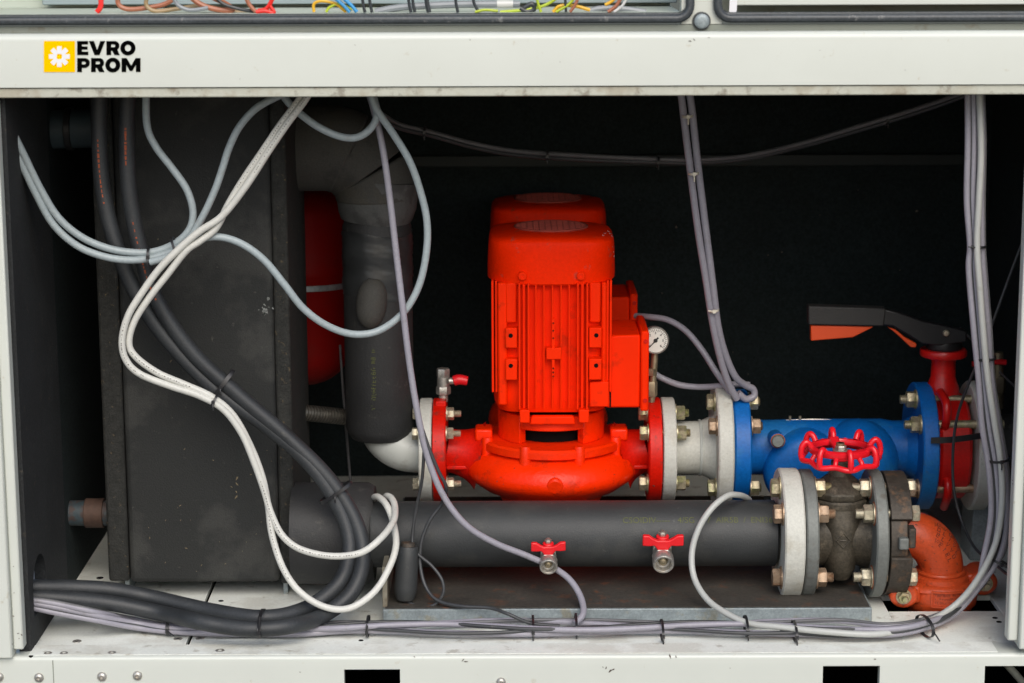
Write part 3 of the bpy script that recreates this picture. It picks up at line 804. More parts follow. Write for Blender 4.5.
    m = MB(); m.span(x(590, ya + .05), x(612, ya), ya + .03, ya + .13, z(395, ya), z(345, ya)); m.build('box_neck', red, tbo)
    m = MB(); m.span(x(589.5, yf), x(608.5, yf), yf - .010, yf + .05, z(406, yf), z(381, yf)); m.build('box_bracket', red, tbo, bevel=.002)
    # suction and discharge necks with flanges
    for s_, pn, pf0, pf1 in ((-1, 480, 433.8, 447), (1, 622, 646.5, 659.5)):
        xf0, xf1 = x(pf0, PY, 450), x(pf1, PY, 450)
        m = MB(); m.ring((0, PY, zax), (1, 0, 0), .025, 52 * K, xf0, xf1, 56, .002); m.build('flange', red_dark, root)
        xe = xf1 if s_ < 0 else xf0
        m = MB(); o = V((xe, PY, zax)); e = V((x(pn, PY, 450), PY, zax - .012))
        m.tube([o - V((s_ * -.0, 0, 0)), o * .6 + e * .4, o * .25 + e * .75, e], .05, seg=32, n=5, rf=lambda t: .043 + .026 * t * t); m.build('pipe_neck', red_dark, root)
        m = MB(); m.box(((xe + e.x) / 2, PY - .042, zax - .025), (abs(e.x - xe), .012, .008)); m.build('neck_rib', red_dark, root, bevel=.002)
    return root
pump = circulation_pump()
rear = copy_tree(pump)
rear.location = V(pump.location) + V((.001, .415, 0))
for ch in list(rear.children):                      # the rear pump is not on this pipe line
    if ch.name.split('.')[0] in ('flange', 'neck_rib', 'drain_plug', 'pipe_neck', 'jack_lug', 'casing_boss', 'casing_ring'): bpy.data.objects.remove(ch)
for ch in rear.children:
    if ch.name.startswith('volute'): ch.scale = (.76, .76, 1)
rear['label'] = 'red circulation pump standing directly behind the front pump, only its cover showing'

# air cock on the pump flange
def aircock():
    o = P(443.5, 399, PY)
    r = thing('drain_cock', o, 'small nickel drain cock with red lever standing on the red pump flange', 'valve')
    m = MB(); m.box(P(441, 412, PY - .02), (.020, .03, .05)); m.build('mount_block', red_dark, r, bevel=.002)
    m = MB(); m.cyl(o + V((0, 0, -.005)), o + V((0, 0, .012)), .009, None, 20); m.hexa(o + V((0, 0, .010)), o + V((0, 0, .026)), .0145); m.cyl(o + V((0, 0, .026)), o + V((0, 0, .046)), .0125, None, 24); m.hexa(o + V((0, 0, .044)), o + V((0, 0, .062)), .0135, .3)
    m.build('body', steel, r)
    s0 = P(449, 381, PY - .012); m = MB(); m.cyl(s0, s0 + V((.016, 0, 0)), .0075, .006, 16); m.build('stem', steel, r)
    m = MB(); a = P(453.5, 381, PY - .012); m.tube([a, a + V((.012, 0, .003)), a + V((.028, 0, 0))], .01, seg=14, rf=lambda t: .0105 - .002 * abs(t - .4)); m.build('handle', red_handle, r, bevel=.0015)
aircock()

# pressure gauge
def gauge():
    c = P(655.5, 340.5, PY - .03)
    r = thing('pressure_gauge', P(652, 395, PY), 'round white faced pressure gauge on a nickel stem beside the terminal box', 'gauge')
    d = V((.02, -1, .10)).normalized()
    m = MB(); rg = 13.3 * K; m.lathe([(0, -.03), (rg * .96, -.03), (rg, -.026), (rg, .002), (rg * .94, .003), (rg * .90, -.001), (0, -.001)], c, d, 48); m.build('case', steel, r)
    m = MB(); m.lathe([(0, 0), (rg * .89, 0), (rg * .89, .0008), (0, .0008)], c, d, 40); dial = m.build('dial', gauge_face, r)
    u, v, w = frame(d)
    u = V((1, 0, 0)); u = (u - w * u.dot(w)).normalized(); v = w.cross(u) * 1
    if v.z < 0: v = -v
    m = MB(); o = c + d * .0012
    for k in range(28):
        a = R(225 - 270 * k / 27); dd = u * math.cos(a) + v * math.sin(a); L = .0035 if k % 3 else .0055
        m.tube([o + dd * (rg * .84 - L), o + dd * rg * .84], .0005, seg=4, smooth=False)
    m.build('scale', ink, dial)
    for k in range(7):
        a = R(225 - 270 * k / 6); p = o + (u * math.cos(a) + v * math.sin(a)) * rg * .56
        bmn = text_mesh(str(k), .0065, .00015)
        put_text(bmn, lambda x_, y_: p + u * (x_ - .0018) + v * (y_ - .0022), 'scale_number', ink, dial)
    m = MB(); a = R(228); dd = u * math.cos(a) + v * math.sin(a); m.tube([o + d * .001 - dd * .008, o + d * .001 + dd * rg * .7], .0010, seg=6, smooth=False, rf=lambda t: .0017 - .001 * t); m.cyl(o, o + d * .002, .004, None, 20); m.build('needle', ink, r)
    m = MB(); b0 = P(651.5, 396, PY - .02); t0 = c + V((0, .012, -rg * .95))
    m.cyl(b0 + V((0, 0, -.012)), t0, .0068, None, 20); m.hexa(b0 + V((0, 0, .0)), b0 + V((0, 0, .03)), .0115); m.hexa(b0 + V((0, 0, .042)), b0 + V((0, 0, .056)), .0105, .3); m.build('stem', brass_dirty, r)
gauge()

# ------------------------------------------------------------------ white spool piece
sp = thing('spool_piece', P(694, 500, PY), 'short white flanged spool piece between the red pump and the blue valve', 'pipe')
xa0, xa1, xb0, xb1 = P(660.5, 450, PY).x, P(673.5, 450, PY).x, P(713, 450, PY).x, P(728.5, 450, PY).x
m = MB(); m.ring((0, PY, zax), (1, 0, 0), .03, 52 * K, xa0, xa1, 56, .002); m.build('flange', white_cast, sp)
zbl = P(740, 446, PY).z
m = MB(); m.ring((0, PY, zbl), (1, 0, 0), .03, 63 * K, xb0, xb1, 60, .003); m.build('flange', white_cast, sp)
m = MB(); m.lathe([(26.5 * K, xa1 - .002), (26.5 * K, xa1 + .05), (27 * K, xb0 - .025), (31 * K, xb0 - .008), (34 * K, xb0 + .002)], (0, PY, (zax + zbl) / 2), (1, 0, 0), 48); m.build('pipe_body', white_cast, sp)
m = MB(); m.torus((xa1 + .052, PY, (zax + zbl) / 2), (1, 0, 0), 27 * K, .003, 48, 8); m.build('weld_bead', white_plastic, sp)
flange_bolts(sp, PY, zax, 41 * K, P(646.3, 450, PY).x, xa1, 8, 22.5, .0150, zinc, hl=.015, stub=.008)

# ------------------------------------------------------------------ blue valve body
bv = thing('blue_check_valve', P(830, 505, PY), 'large blue flanged check valve body with round bulge behind the red handwheel', 'valve')
xc0, xc1 = P(729.5, 450, PY).x, P(746, 450, PY).x
xd0, xd1 = P(912, 450, PY).x, P(928, 450, PY).x
X = lambda px: P(px, 450, PY).x
m = MB(); m.ring((0, PY, zbl), (1, 0, 0), .03, 57 * K, xc0, xc1, 60, .003); m.build('flange', blue, bv)
m = MB(); m.ring((0, PY, zbl), (1, 0, 0), .03, 63.5 * K, xd0, xd1, 60, .003); m.build('flange', blue, bv)
m = MB()
prof = [(31 * K, X(746) - .002), (27.5 * K, X(752)), (27 * K, X(764)), (28 * K, X(800)), (28 * K, X(880)), (26 * K, X(892)), (26 * K, X(903)), (34 * K, X(912) + .002)]
m.lathe(prof, (0, PY, zbl - .002), (1, 0, 0), 56); m.build('valve_body', blue, bv)
# round bulge towards the front and down, with cover face
c = P(804, 468, PY - .03)
m = MB(); d = V((-.06, -1, -.10)).normalized()
rbu = 41.5 * K
m.lathe([(rbu * .98, -.06), (rbu, -.02), (rbu * .99, .020), (rbu * .96, .033), (rbu * .90, .042), (rbu * .78, .049), (rbu * .5, .055), (0, .057)], c, d, 56); m.build('valve_bulge', blue, bv)
c2 = P(858, 460, PY - .03)
m = MB(); m.ball(c2, 40 * K, 1.0, 1.15, 1.03, 48); m.build('valve_cheek', blue, bv)
c3 = P(778, 441, PY - .092)
m = MB(); m.cyl(c3 + V((0, .05, -.004)), c3 + V((0, .002, 0)), .0150, None, 28); m.build('boss', blue, bv, bevel=.001)
m = MB(); m.cyl(c3 + V((0, .002, 0)), c3, .0142, None, 28); m.build('rust_ring', rusty, bv)
m = MB(); m.lathe([(.0125, 0), (.0125, .005), (.0105, .008), (0, .0085)], c3, (-.1, -1, .1), 24); m.build('plug', iron_grey, bv)
m = MB(); a = P(786, 420.5, PY); m.tube([a, P(815, 419.5, PY), P(846, 421, PY)], .0018, seg=6); m.build('seal_wire', steel, bv)
for px in (790, 800):
    m = MB(); q = P(px, 420, PY); m.cyl(q, q + V((0, 0, .008)), .003, None, 12); m.build('test_nipple', brass_dirty, bv)
flange_bolts(bv, PY, zbl, 50 * K, xb0, xc1, 8, 22.5, .0160, zinc, hl=.014, stub=.004)

# ------------------------------------------------------------------ red butterfly valve
xe0, xe1 = P(930, 450, PY).x, P(962, 450, PY).x
xw0, xw1 = P(966, 450, PY).x, P(983, 450, PY).x
bf = thing('butterfly_valve', P(946, 505, PY), 'red butterfly valve with black lever handle standing between blue and white flanges', 'valve')
m = MB(); m.ring((0, PY, zbl), (1, 0, 0), .05, 53 * K, xe0, xe1, 60, .006); m.build('valve_body', red_valve, bf)
xm = P(942.5, 390, PY).x
zn0, zn1 = zbl + 45 * K, P(946, 356, PY).z
m = MB()
m.lathe([(.034, zn0), (.032, zn0 + .03), (.0245, zn0 + .05), (.0235, zn1 - .012), (.027, zn1)], (xm, PY, 0), (0, 0, 1), 36); m.build('valve_neck', red_valve, bf)
m = MB(); m.lathe([(0, zn1), (.044, zn1), (.046, zn1 + .003), (.046, zn1 + .012), (.044, zn1 + .015), (0, zn1 + .015)], (xm - .001, PY, 0), (0, 0, 1), 40); m.build('top_flange', red_valve, bf)
# curved rib lugs around the bolts
for (qa, qb, px) in ((392, 432, 944), (472, 507, 945)):
    m = MB(); pts = [P(px - 4, qa, PY - .055), P(px + 2, qa * .75 + qb * .25, PY - .095), P(px + 3, (qa + qb) / 2, PY - .105), P(px + 2, qa * .25 + qb * .75, PY - .098), P(px - 1, qb, PY - .07)]
    m.tube(pts, .0085, seg=14); m.build('guide_lug', red_valve, bf)
zn2 = zn1 + .015
m = MB(); m.lathe([(0, zn2), (.034, zn2), (.036, zn2 + .004), (.034, zn2 + .016), (.022, zn2 + .020), (0, zn2 + .021)], (xm, PY, 0), (0, 0, 1), 36); m.build('notch_plate', black_plastic, bf)
# lever: flat handle with black grip and arm, orange trigger below
ly = PY - .034
Q = lambda px, py, Y=ly: P(px, py, Y)
def lev(poly, th, Y, name, mat, parent, bev):
    o = V((0, Y + th, 0)); m = MB()
    pl_ = [(Q(a, b_, Y).x, Q(a, b_, Y).z) for a, b_ in poly]
    m.prism(pl_, o, (1, 0, 0), (0, 0, 1), th)
    return m.build(name, mat, parent, bevel=bev)
lever = lev([(884, 309), (900, 313), (925, 322), (950, 327), (967, 331), (967, 342), (940, 346), (922, 344), (908, 335), (893, 326.5), (880, 325)], .022, ly, 'lever', black_plastic, bf, .003)
lev([(808.5, 306), (886, 308.5), (884, 326.5), (808.5, 325)], .030, ly - .004, 'lever_grip', black_lever, lever, .003)
lev([(811, 325.3), (874, 326.8), (853, 337.5), (811, 341)], .018, ly + .004, 'trigger', trigger_o, lever, .002)
lev([(888, 327.5), (896, 330), (906, 338), (917, 344), (916, 347.5), (911, 347.5), (901, 338), (893, 331)], .018, ly + .004, 'trigger', trigger_o, lever, .002)
m = MB(); c = Q(946, 333, ly - .001); m.lathe([(.0068, 0), (.0068, .003), (.005, .0055), (0, .006)], c, (0, -1, 0), 20); m.build('pivot_screw', zinc_pale, lever)

# white outlet flange on the right, with long yellow studs through to the blue flange
of = thing('outlet_flange', P(975, 510, PY), 'white steel pipe flange bolted to the far side of the red butterfly valve', 'flange')
m = MB(); m.ring((0, PY, zbl), (1, 0, 0), .055, 64.5 * K, xw0, xw1, 60, .004); m.build('flange_ring', white_cast, of)
m = MB(); m.lathe([(33 * K, xw1 - .002), (32 * K, xw1 + .02), (30 * K, xw1 + .1), (30 * K, xw1 + .16)], (0, PY, zbl), (1, 0, 0), 40); m.build('pipe_body', foam_pipe, of)
for k in range(len(BOLT_ANGLES)):
    a = R(BOLT_ANGLES[k]); y_, z_ = PY + 52 * K * math.cos(a), zbl + 52 * K * math.sin(a)
    c = lambda xx: V((xx, y_, z_))
    m = MB(); m.cyl(c(xd0 - .032), c(xw1 + .02), .0085, None, 16)
    for j in range(7): m.torus(c(xd0 - .031 + j * .0018), (1, 0, 0), .0083, .0006, 14, 6)
    m.cyl(c(xd0 - .003), c(xd0), .0195, None, 24); m.hexa(c(xd0 - .020), c(xd0 - .003), .0168, k * .5); m.hexa(c(xw1 + .001), c(xw1 + .016), .0165, k * .7)
    m.build('stud_bolt', random.choice((zinc, zinc, zinc_rosy)), of)
# support bracket below it
m = MB(); x0_, x1_ = P(964, 540, PY + .02).x, P(982, 540, PY + .02).x
m.prism([(0, -.002), (x1_ - x0_, -.002), (x1_ - x0_, P(975, 500, PY).z), (.004, P(975, 500, PY).z)], (x0_, PY + .06, 0), (1, 0, 0), (0, 0, 1), .10)
m.build('pipe_bracket', galv, bevel=.003, label='grey blue steel bracket plate on the floor under the white outlet flange', cat='bracket')

# far small valve with red tee handle by the right bundle
fv = thing('tee_valve', P(999, 410, .75), 'small brass valve with thin red tee handle behind the hanging grey cables', 'valve')
m = MB(); a = P(998.5, 408, .75); m.cyl(a, P(998, 352, .75), .011, None, 20); m.hexa(P(998.5, 392, .75), P(998.5, 376, .75), .0155); m.cyl(P(999, 470, .75), a, .007, None, 12); m.build('body', brass_dirty, fv)
m = MB(); m.tube([P(972, 364, .735), P(985, 363, .735), P(998, 362, .735), P(1006, 362.5, .735)], .0058, seg=10); m.build('handle', red_handle, fv)

# ------------------------------------------------------------------ front manifold pipe
FY = .32
KF = S(FY, 533)
fz = P(600, 533.5, FY).z
fr = 33 * KF
XF = lambda px, py=533: P(px, py, FY).x
fp = thing('manifold_pipe', (XF(560), FY, fz - fr), 'long horizontal black insulated pipe lying across the front of the red pump', 'pipe')
m = MB(); m.lathe([(0, XF(372)), (fr * .985, XF(372)), (fr, XF(374)), (fr, XF(774)), (fr * .9, XF(776)), (0, XF(776))], (0, FY, fz), (1, 0, 0), 72); m.build('pipe_insulation', foam_smooth, fp)
m = MB(); rc_ = 51 * KF; m.lathe([(0, XF(292)), (rc_, XF(292)), (rc_ * 1.01, XF(330)), (rc_, XF(367)), (rc_ * .93, XF(374)), (0, XF(375))], (0, FY + .035, P(340, 538, FY).z), (1, 0, 0), 56); m.build('tank_collar', foam_pipe, fp)
# white flange at its end
m = MB(); m.ring((0, FY, fz), (1, 0, 0), .04, 65 * KF, XF(777.5), XF(797.5), 64, .003); m.build('flange', white_cast, fp)
# olive print along the top front
bmt = text_mesh('CSOIDIV-----   4/SG   07  AIR5B  /  ENI36', .0165)
a0 = R(180 - 34)
zz0 = XF(621)
put_text(bmt, lambda u, v: V((zz0 + u * .985, FY + (fr + .0007) * math.cos(a0 - v / fr), fz + (fr + .0007) * math.sin(a0 - v / fr))), 'printed_lettering', print_y, fp)

# ------------------------------------------------------------------ gate valve
gv = thing('gate_valve', P(838, 598, FY), 'dark cast bronze gate valve with grey flanges and red handwheel at the pipe end', 'valve')
gx = XF(838)
m = MB(); m.ring((0, FY, fz), (1, 0, 0), .03, 64 * KF, XF(798.5), XF(811), 64, .003); m.build('flange', iron_grey, gv)
m = MB(); m.ring((0, FY, fz), (1, 0, 0), .03, 64 * KF, XF(866.5), XF(879), 64, .003); m.build('flange', iron_grey, gv)
m = MB()
m.lathe([(36 * KF, XF(811) - .002), (34 * KF, XF(815)), (32.5 * KF, XF(822)), (34 * KF, XF(838)), (32.5 * KF, XF(855)), (34 * KF, XF(862)), (36 * KF, XF(866.5) + .002)], (0, FY, fz), (1, 0, 0), 48)
gb = m.build('valve_body', iron, gv)
# wedge chamber: flattened barrel standing through the bore
m = MB()
def oval(hx, hy, z_, n=40, ex=2.6):
    return [V((gx + hx * abs(math.cos(a)) ** (2 / ex) * (1 if math.cos(a) >= 0 else -1), FY + hy * abs(math.sin(a)) ** (2 / ex) * (1 if math.sin(a) >= 0 else -1), z_)) for a in [2 * math.pi * k / n for k in range(n)]]
zz = lambda py: P(838, py, FY).z
m._quads([oval(.012, .03, fz - .083), oval(.022, .05, fz - .078), oval(.031, .062, fz - .06), oval(.036, .067, fz - .02), oval(.038, .067, fz + .015), oval(.043, .065, fz + .032), oval(.050, .06, zz(508)), oval(.053, .058, zz(503))])
m.build('wedge_chamber', iron, gv)
m = MB(); zb0, zb1 = zz(506), zz(494)
def octo(r, z_, t=R(22.5)): return [V((gx + r * math.cos(t + math.pi * k / 4), FY + r * math.sin(t + math.pi * k / 4), z_)) for k in range(8)]
m.lathe([(0, zb0), (.050, zb0), (.0545, zb0 + .004), (.0545, zb0 + .016), (.051, zb0 + .020), (0, zb0 + .020)], (gx, FY, 0), (0, 0, 1), 44)
m.build('body_collar', iron, gv)
m = MB(); z_ = zb0 + .020
m._quads([octo(.053, z_), octo(.055, z_ + .003), octo(.055, z_ + .013), octo(.046, z_ + .022), octo(.030, z_ + .036), octo(.022, z_ + .042)])
m.lathe([(.022, z_ + .040), (.019, z_ + .052), (.0165, z_ + .056), (.0165, z_ + .068), (0, z_ + .069)], (gx, FY, 0), (0, 0, 1), 32)
m.build('bonnet', iron, gv, bevel=.0015)
zw = P(838, 449, FY).z
m = MB(); m.cyl((gx, FY, z_ + .06), (gx, FY, zw + .012), .008, None, 20); m.build('stem', brass_dirty, gv)
# cast mark on the body
m = MB(); c = V((gx, FY - .066, fz + .004)); s_ = .013
for a0_, a1_ in ((90, 0), (0, -90), (-90, -180), (180, 90)):
    p_ = lambda a: c + V((math.cos(R(a)) * s_, -.001, math.sin(R(a)) * s_ * 1.1)); m.tube([p_(a0_), p_(a1_)], .0014, seg=6, smooth=False)
m.tube([c + V((-.005, -.001, 0)), c + V((.005, -.001, 0))], .0014, seg=6, smooth=False)
m.build('cast_mark', iron, gv)
# handwheel: upper inner ring, lower scalloped outer ring, eight arched ribs, three spokes to the hub
def wheel():
    o = V((gx + .001, FY, zw))
    m = MB()
    ri, ro = .054, .0735
    tl = R(5)
    tw = lambda a: V((math.cos(a), math.sin(a) * math.cos(tl), math.sin(a) * math.sin(tl)))
    ph = R(-84)
    m.lathe([(ri - .005, -.003), (ri - .003, -.006), (ri + .004, -.006), (ri + .007, -.002), (ri + .007, .005), (ri + .004, .007), (ri - .003, .007), (ri - .005, .004), (ri - .005, -.003)], o, (0, 0, 1), 64, cap=False)
    n = 64
    pts = []
    for k in range(n):
        a = 2 * math.pi * k / n; w = .5 + .5 * math.cos(8 * (a - ph))
        pts.append(o + tw(a) * (ro - .006 + .006 * w) + V((0, 0, -.014 + -.003 * w)))
    m.tube(pts, .0054, seg=12, smooth=False, closed=True)
    for k in range(8):
        a = ph + 2 * math.pi * k / 8; d = tw(a)
        q = [o + d * (ri + .001) + V((0, 0, .004)), o + d * (ri + .006) + V((0, 0, .012)), o + d * (ri + .013) + V((0, 0, .0155)), o + d * (ro + .0) + V((0, 0, .008)), o + d * (ro + .002) + V((0, 0, -.006)), o + d * ro + V((0, 0, -.016))]
        m.tube(q, .0056, seg=14, n=6)
        a2 = a + math.pi / 8; d = tw(a2)
        m.tube([o + d * (ri + .001) + V((0, 0, .0)), o + d * (ri + .010) + V((0, 0, -.008)), o + d * (ro - .008) + V((0, 0, -.014))], .0046, seg=12, n=5)
    hw_ = m.build('handwheel', red_wheel, gv)
    m = MB()
    for k in range(3):
        a = R(97 + 120 * k); d = tw(a); u_ = V((-d.y, d.x, 0))
        r0 = [o + d * .008 + u_ * s1 * .0065 + V((0, 0, h)) for s1, h in ((-1, -.016), (1, -.016), (1, -.006), (-1, -.006))]
        r1 = [o + d * (ri - .002) + u_ * s1 * .0095 + V((0, 0, h)) for s1, h in ((-1, -.002), (1, -.002), (1, .008), (-1, .008))]
        m._quads([r0, r1])
    m.cyl(o + V((0, 0, -.022)), o + V((0, 0, -.003)), .015, .014, 28)
    m.build('spoke_hub', red_wheel, hw_, bevel=.002)
    m = MB(); m.cyl(o + V((0, 0, -.003)), o + V((0, 0, -.001)), .0155, None, 28); m.hexa(o + V((0, 0, -.001)), o + V((0, 0, .007)), .0105); m.cyl(o + V((0, 0, .007)), o + V((0, 0, .012)), .0055, None, 16)
    m.build('hub_nut', steel, hw_)
wheel()
# flange bolts of the gate valve, heads outside, nuts inside
flange_bolts(gv, FY, fz, 52 * KF, XF(777.5), XF(811), 8, 22.5, .0175, zinc, hl=.015, stub=.013)
for k in range(len(BOLT_ANGLES)):
    a = R(BOLT_ANGLES[k]); y_, z_ = FY + 52 * KF * math.cos(a), fz + 52 * KF * math.sin(a)
    c = lambda xx: V((xx, y_, z_))
    m = MB(); xL, xR2 = XF(866.5), XF(903)
    m.cyl(c(xL - .034), c(xR2 + .008), .0088, None, 16)
    for j in range(7): m.torus(c(xL - .033 + j * .0018), (1, 0, 0), .0086, .0006, 14, 6)
    m.cyl(c(xL - .0028), c(xL), .0195, None, 22); m.hexa(c(xL - .020), c(xL - .0028), .0172, k * .6); m.hexa(c(xR2), c(xR2 + .014), .0165, k * .4)
    m.build('bolt', zinc_pale, gv)
    m = MB(); m.ring(c(0), (1, 0, 0), .009, .0225, xL - .0008, xL - .0002, 20, .0001); m.build('rust_ring', rusty, gv)

# ------------------------------------------------------------------ orange grooved elbow with adaptor flange
ge = thing('grooved_elbow', P(938, 612, FY), 'orange painted grooved pipe elbow with bolted coupling turning down into the floor', 'pipe elbow')
m = MB(); rO = 62 * KF
# adaptor flange as two half rings with a lug gap at the front top
def halfring(a0, a1, r0, r1, xA, xB, seg=36):
    ins = []
    for i in range(seg + 1):
        a = a0 + (a1 - a0) * i / seg; d = V((0, math.cos(a), math.sin(a))); o = V((0, FY, fz)); ex = V((1, 0, 0))
        ins.append([o + d * r0 + ex * xA, o + d * r1 + ex * xA, o + d * r1 + ex * xB, o + d * r0 + ex * xB])
    m._quads(ins)
halfring(R(-172), R(152), .035, rO, XF(881.5), XF(902.5), 60)
halfring(R(152), R(188), .035, rO * .92, XF(881.5), XF(898), 14)
m.build('adaptor_flange', iron_brown, ge, bevel=.002)
c = lambda py, px=899: P(px, py, FY - rO * .86)
m = MB(); q = V((XF(893), FY - rO * .955, fz + .012)); m.box(q, (.018, .016, .022)); m.build('lug_nut', iron_grey, ge, bevel=.003)
m = MB(); m.span(XF(898), XF(905), FY - rO * .97, FY - rO * .72, fz + .002, fz + .040)
m.build('flange_lug', iron_brown, ge, bevel=.003)
rE = 22.3 * KF
xE0 = XF(902)
xEd = P(940, 580, FY).x
zE1 = P(940, 571.5, FY).z
rbE = min(xEd - xE0 - .004, fz - zE1)
arc = [V((xEd - rbE + rbE * math.sin(R(t)), FY, fz - rbE + rbE * math.cos(R(t)))) for t in range(0, 91, 6)]
m = MB(); m.tube([V((xE0 - .01, FY, fz))] + arc + [V((xEd, FY, zE1 - .01))], rE, seg=44, smooth=False, rf=lambda t: rE * (1 + .02 * math.sin(math.pi * t))); m.build('elbow', orange_paint, ge)
m = MB(); m.torus((xEd, FY, zE1 + .002), (0, 0, 1), rE + .001, .0045, 44, 10); m.build('elbow_rim', orange_paint, ge)
m = MB()
rK = 36.5 * KF
zk1 = zE1 - .001
m.lathe([(rE * .8, zk1 - .004), (rE + .004, zk1), (rE + .008, zk1 - .001), (rE + .012, zk1 - .004), (rE + .013, zk1 - .012), (rK * .90, zk1 - .016), (rK * .99, zk1 - .021), (rK, zk1 - .027), (rK * 1.02, .006), (rK * 1.0, -.007), (rK * .93, -.012), (rK * .6, -.06)], (xEd, FY, 0), (0, 0, 1), 56)
cpl = m.build('coupling', orange_paint, ge)
m = MB(); ell = lambda kx, z_: [V((xEd + 44 * KF * kx * math.cos(2 * math.pi * q / 48), FY + rK * .97 * kx * math.sin(2 * math.pi * q / 48), z_)) for q in range(48)]
m._quads([ell(.93, .020), ell(1.0, .026), ell(1.0, zk1 - .022), ell(.95, zk1 - .016), ell(.80, zk1 - .011)]); m.build('coupling_shoulder', orange_paint, cpl)
for sx, dz_, dy_ in ((-1, .0, -.028), (1, .012, .01)):
    m = MB(); cz = (zk1 - .005 + .008) / 2 - .004 + dz_
    cxx = xEd + sx * (rK + .009)
    pr = []
    for t in range(0, 360, 15):
        pr.append((.027 * math.cos(R(t)), .024 * math.sin(R(t))))
    m.prism(pr, (cxx, FY + dy_ + .035, cz), (1, 0, 0), (0, 0, 1), .07)
    m.box((cxx - sx * .016, FY + dy_, cz), (.03, .06, .034))
    m.build('coupling_ear', orange_paint, cpl, bevel=.006, bseg=3)
    c = V((cxx - sx * -.002, FY + dy_ - .035, cz))
    m = MB(); m.cyl(c, c + V((0, -.003, 0)), .0145, None, 24); m.hexa(c + V((0, -.003, 0)), c + V((0, -.013, 0)), .0118, .2); m.lathe([(.0062, 0), (.0062, .008), (.005, .010), (0, .010)], c + V((0, -.013, 0)), (0, -1, 0), 16)
    m.build('coupling_bolt', zinc, cpl)
# raised plate with illegible cast lettering, and rough cast marks on the elbow
def on_coupling(u, v, h=0): # u along the circumference, v height
    a = R(-86) + u / rK
    return V((xEd + (rK + h) * math.cos(a), FY + (rK + h) * math.sin(a), v))
zpl = P(945, 600, FY - rK).z
m = MB()
for i in range(2): pass
n = 14
for (v0, v1, u0, u1) in ((-.0125, .0125, -.033, -.030), (-.0125, .0125, .030, .033), (.0126, .0156, -.033, .033), (-.0156, -.0126, -.033, .033)):
    seg = max(1, int((u1 - u0) / .004)); rings = []
    for i in range(seg + 1):
        u = u0 + (u1 - u0) * i / seg
        rings.append([on_coupling(u, zpl + v0, -.001), on_coupling(u, zpl + v0, .0042), on_coupling(u, zpl + v1, .0042), on_coupling(u, zpl + v1, -.001)])
    m._quads(rings)
m.build('raised_border', orange_paint, cpl)
cast_brown = M('cast_letter_brown', (.20, .035, .014), .7, var=.2)
for vv in (.0055, -.0015, -.0085):
    worn_print(lambda u, v: on_coupling(u - .026, zpl + vv + v, .0012), .052, .0052, 'cast_lettering', cast_brown, cpl, .9)
# raised cast characters on the elbow back
m = MB()
oc = V((xEd - rbE, FY, fz - rbE))
for line in range(4):
    for k in range(5):
        t = R(34 + k * 8 + line * 1.5); lat = R(-(18 + line * 11))
        rad = rbE + rE * 1.02 * math.cos(lat + R(0)) if False else rbE + rE * 1.01 * math.sin(R(64 - line * 15))
        yy = FY - rE * 1.01 * math.cos(R(64 - line * 15))
        def pt_(dt, dr):
            aa = R(64 - line * 15 + dr)
            r_ = rbE + rE * 1.012 * math.sin(aa)
            return V((oc.x + r_ * math.sin(t + dt), FY - rE * 1.012 * math.cos(aa), oc.z + r_ * math.cos(t + dt)))
        h = 5; w_ = .028
        kind = random.choice('ILVOE')
        seqs = {'I': [[(0, -h), (0, h)]], 'L': [[(-w_, h), (-w_, -h), (w_, -h)]], 'V': [[(-w_, h), (0, -h), (w_, h)]], 'O': [[(-w_, -h), (-w_, h), (w_, h), (w_, -h), (-w_, -h)]], 'E': [[(w_, h), (-w_, h), (-w_, -h), (w_, -h)], [(-w_, 0), (w_, 0)]]}[kind]
        for q in seqs: m.tube([pt_(a, b_) for a, b_ in q], .0011, seg=5, smooth=False)
m.build('cast_lettering', cast_brown, ge)

